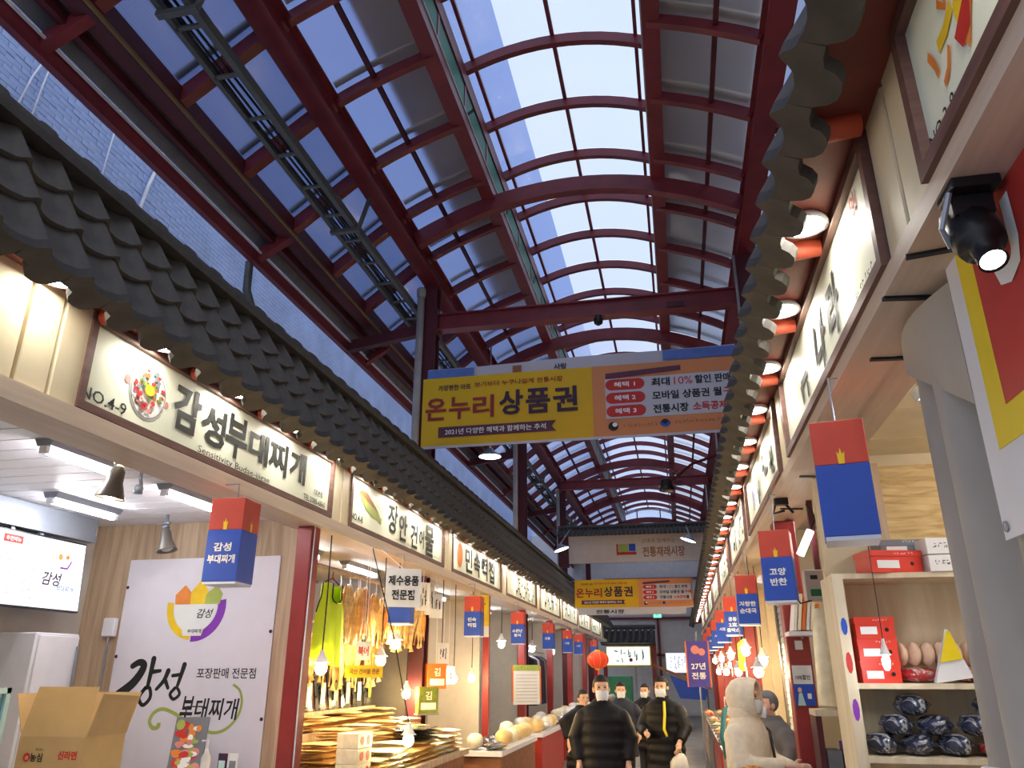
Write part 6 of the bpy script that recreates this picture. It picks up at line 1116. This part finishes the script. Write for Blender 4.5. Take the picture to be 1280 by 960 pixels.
def person(label, loc, rz, H, coat, armsL, armsR, hair='short', mask=True, hood=None, hem=0.62, puff=True, lean=0.0, headturn=0.0, walk=0.12, vox=0.011, extra=None):
    p = thing('person', label, 'person', loc, rz); k = H / 1.70
    sh = 1.40 * k; hipz = 0.88 * k; b = MB()
    hc = Vector((0, -0.03 - lean * 0.05, H - 0.118 * k))
    loft(b, [(0, 0, hipz - 0.06, 0.155, 0.105), (0, 0, hipz + 0.06, 0.16, 0.11), (0, 0, hipz + 0.2, 0.14, 0.10), (0, 0.0, sh - 0.18, 0.165, 0.115), (0, 0.0, sh - 0.06, 0.17, 0.105), (0, 0, sh + 0.0, 0.12, 0.08), (0, -0.01, sh + 0.03, 0.065, 0.06)])
    b.tube([(0, 0.0, sh - 0.02), (0, -0.02, sh + 0.08), (0, -0.03, sh + 0.13)], 0.055, 14)
    hd = MB()   # head: skull, jaw, chin, nose, brow, ears, lips
    hd.ball((0, 0.012, 0.022), 0.076, 0.094, 0.098, 18, 14).ball((0, -0.022, -0.045), 0.060, 0.066, 0.070, 16, 12).ball((0, -0.062, -0.092), 0.027, 0.024, 0.024, 12, 8)
    hd.tube([(0, -0.078, 0.022), (0, -0.098, -0.006), (0, -0.106, -0.022)], 0.012, 8, True, [0.010, 0.013, 0.016]).ball((0, -0.094, -0.026), 0.021, 0.014, 0.012, 10, 6)
    hd.tube([(-0.05, -0.066, 0.032), (0, -0.082, 0.036), (0.05, -0.066, 0.032)], 0.012, 8).ball((0, -0.082, -0.055), 0.025, 0.012, 0.010, 10, 6)
    for s in (-1, 1): hd.ball((s * 0.079, 0.012, -0.01), 0.013, 0.024, 0.034, 10, 7).ball((s * 0.045, -0.055, -0.02), 0.026, 0.026, 0.024, 10, 7)
    hd.v = [(x * k, y * k, z * k) for x, y, z in hd.v]; hd.rot(headturn).move(*hc); b.add(hd.v, hd.f)
    for s in (-1, 1):
        st = walk * s; b.tube([(s * 0.085, 0, hipz), (s * 0.09, -st * 0.5, 0.47 * k), (s * 0.09, st * (0.4 if st > 0 else -0.2) + 0.02, 0.08)], 0.07, 12, True, [0.085, 0.058, 0.042]).ball((s * 0.09, st * (0.4 if st > 0 else -0.2) - 0.05, 0.05), 0.042, 0.12, 0.045, 12, 8)
    for (el, wr, hdv, thumb), s in ((armsR, -1), (armsL, 1)):
        S = (s * 0.175, 0.0, sh - 0.045); b.tube([S, el, wr], 0.045, 12, True, [0.055, 0.042, 0.027]); hand(b, wr, hdv, thumb)
    fuse(b, 'body', 'skin', p, vox)
    # eyes and mouth
    e = MB()
    for s in (-1, 1): e.ball((s * 0.031 * k, -0.079 * k, 0.012 * k), 0.011, 0.006, 0.006, 10, 6)
    e.rot(headturn).move(*hc); o = e.build('eyes', 'hair_dark', p, True); o['kind'] = 'stuff'
    if mask:
        mk = MB().grid(8, 6, lambda u, v: (0.066 * k * math.sin((u - 0.5) * 2.9) * (1 - 0.5 * max(0, 0.5 - v) ** 1.2), (-0.034 - 0.082 * math.cos((u - 0.5) * 2.5) * (1 - 0.35 * abs(v - 0.55) ** 1.5)) * k, (-0.106 + 0.092 * v - 0.012 * (2 * u - 1) ** 2 * (1 - v)) * k)); mk.rot(headturn).move(*hc); mk.build('mask', 'mask_white', p, True)
    else: MB().ball((0, -0.0925 * k, -0.055 * k), 0.022, 0.004, 0.005, 10, 6).rot(headturn).move(*hc).build('mouth', 'ink_pink', p, True)
    if hair:
        h = MB().ball((0, 0.018, 0.03), 0.087, 0.103, 0.106, 20, 16); out = []
        for x, y, z in h.v:
            f = (y < -0.03 and z < 0.055) or (z < (-0.06 if hair == 'short' else -0.10)); q = 0.72 if f else 1.0 + 0.02 * math.sin(40 * x + 33 * z); out.append((x * q * k, (0.018 + (y - 0.018) * q) * k, (0.03 + (z - 0.03) * q) * k))
        h.v = out; h.rot(headturn).move(*hc); h.build('hair', 'hair_dark' if hair != 'beanie' else 'grey_coat', p, True)
    c = MB(); rings = []; nz = 26; z0 = hem * k; z1 = sh + 0.05
    for i in range(nz + 1):
        z = z0 + (z1 - z0) * i / nz; t = (z - z0) / (z1 - z0)
        q = max(0.0, (t - 0.80) / 0.20); w = (0.235 - 0.012 * t) * math.sqrt(max(0.0, 1 - 0.80 * q ** 2.6)); d = (0.17 - 0.02 * t) * math.sqrt(max(0.0, 1 - 0.62 * q ** 2))
        g = 1 + (0.085 * abs(math.sin(math.pi * (z - z0) / 0.105)) if puff else 0.012 * math.sin(i)); rings.append((0, 0.0, z, w * g, d * g))
    loft(c, rings, 24)
    for (el, wr, hdv, thumb), s in ((armsR, -1), (armsL, 1)):
        S = Vector((s * 0.185, 0.0, sh - 0.10)); c.ball(tuple(S), 0.098, 0.098, 0.098, 14, 10); E = Vector(el); Wp = Vector(wr); pts = []; rr = []
        for i in range(9): pts.append(S.lerp(E, i / 8)); rr.append((0.094 - 0.014 * i / 8) * (1 + (0.07 * abs(math.sin(math.pi * i / 8 * 2.5)) if puff else 0)))
        for i in range(1, 8): pts.append(E.lerp(Wp, i / 8)); rr.append((0.074 - 0.016 * i / 8) * (1 + (0.07 * abs(math.sin(math.pi * i / 8 * 2.5)) if puff else 0)))
        c.tube(pts, 0.07, 14, True, rr)
    c.lathe([(0.0, sh), (0.11, sh), (0.105, sh + 0.06), (0.085, sh + 0.085), (0.0, sh + 0.085)], 18, (0, -0.005, 0), cap=False)
    fuse(c, 'coat', coat, p, 0.014)
    if hood:
        hh = MB().lathe([(0.0, 0.165), (0.06, 0.155), (0.11, 0.11), (0.135, 0.05), (0.14, -0.02), (0.128, -0.075), (0.115, -0.092), (0.10, -0.082), (0.108, -0.03), (0.112, 0.03), (0.07, 0.12)], 22, (0, 0, 0), 'y', False)
        hh.v = [(x * 0.95 * k, y * k, (z * 1.14 - 0.005 + 0.05 * max(0, y)) * k) for x, y, z in hh.v]; hh.rot(headturn).move(*hc); hh.build('hood', coat, p, True)
        MB().lathe([(0.10, sh + 0.02), (0.125, sh + 0.05), (0.12, sh + 0.10), (0.10, sh + 0.12)], 18, (0, 0.01, 0), cap=False).build('hood_neck', coat, p, True)
    t = MB()
    for s in (-1, 1):
        st = walk * s; loft_pts = [(s * 0.085, 0, hipz + 0.05), (s * 0.09, -st * 0.5, 0.47 * k), (s * 0.09, st * (0.4 if st > 0 else -0.2) + 0.02, 0.10)]; t.tube(loft_pts, 0.08, 14, True, [0.105, 0.08, 0.068])
    loft(t, [(0, 0, hipz - 0.1, 0.17, 0.125), (0, 0, hipz + 0.12, 0.17, 0.12)]); fuse(t, 'trousers', 'trousers_dark', p, 0.016)
    for s in (-1, 1):
        st = walk * s; y = st * (0.4 if st > 0 else -0.2); sm = MB().ball((s * 0.09, y - 0.05, 0.055), 0.052, 0.135, 0.055, 14, 8); sm.v = [(a, b_, max(0.0, c_)) for a, b_, c_ in sm.v]; sm.build('shoe', 'shoe_black', p, True)
    if extra: extra(p, k, sh, hc)
    return p
def down(s, fwd=0.0): return ((s * 0.27, -0.01 - fwd * 0.3, 1.13), (s * 0.24, -0.08 - fwd, 0.90), (0, -0.25, -1), (0, -1, 0))
def bent(s, x=0.12, y=-0.34, z=1.02): return ((s * 0.27, -0.05, 1.10), (s * x, y, z), (-s * 0.6, -0.8, -0.1), (0, 0, 1))
def strap(p, k, sh, hc):
    MB().tube([(0.15, -0.03, sh + 0.01), (0.12, -0.135, sh - 0.06), (0.02, -0.20, sh - 0.28), (-0.10, -0.205, sh - 0.45), (-0.20, -0.13, sh - 0.58), (-0.235, 0.0, sh - 0.60)], 0.011, 8).build('bag_strap', 'black_plastic', p, True)
def lanyard(p, k, sh, hc): MB().tube([(0.07, -0.12, sh + 0.02), (0.10, -0.19, sh - 0.12), (0.09, -0.21, sh - 0.28), (0.13, -0.22, sh - 0.36)], 0.016, 8).build('scarf', 'vinyl_yellow', p, True)
person('person in a black brown quilted jacket walking down the lane', (-0.82, 8.5, 0), R(4), 1.71, 'puffer_brown', down(1), down(-1), mask=True, headturn=R(8), vox=0.010)
person('person in a black puffer coat holding a plastic bag', (-0.25, 10.4, 0), R(-24), 1.69, 'puffer_black', ((0.28, -0.02, 1.12), (0.27, -0.2, 0.97), (0.0, -0.5, -0.8), (0, -1, 0.2)), bent(-1, 0.10, -0.30, 1.06), hair='long', mask=True, headturn=R(10), extra=lanyard, vox=0.010)
person('person in a beige hooded fleece coat with a dark shoulder strap', (0.46, 6.75, 0), R(62), 1.68, 'fleece_beige', bent(1, 0.16, -0.30, 1.05), bent(-1, 0.10, -0.36, 1.10), hair=None, mask=True, hood=True, puff=False, hem=0.45, headturn=R(6), extra=strap, vox=0.009)
person('person in a grey coat and knit cap behind the beige coat', (0.76, 7.85, 0), R(-60), 1.58, 'grey_coat', down(1), bent(-1), hair='beanie', mask=True, puff=False)
person('person in a dark coat right behind the quilted jacket', (-0.93, 12.6, 0), R(10), 1.60, 'navy_coat', down(1), down(-1), puff=False)
person('person in a black coat between the two dark jackets', (-0.62, 14.0, 0), R(-14), 1.56, 'puffer_black', bent(1), down(-1), puff=True)
person('person half hidden behind the quilted jacket near the goods tables', (-1.34, 11.2, 0), R(30), 1.52, 'puffer_brown', down(1), down(-1), mask=False)
pb = thing('shopping_bag', 'white translucent shopping bag in the hand of the black puffer coat', 'bag', (-0.09, 10.13, 0.54)); put('bag', blob_mesh('bag', 0.11, 0.08, 0.16, 'bag_clear', 17, 0.12), pb); MB().tube([(-0.04, 0, 0.28), (-0.01, 0, 0.40), (0.04, 0, 0.28)], 0.01, 6).build('handle', 'bag_clear', pb, True)
bpy.data.scenes.remove(TMP)
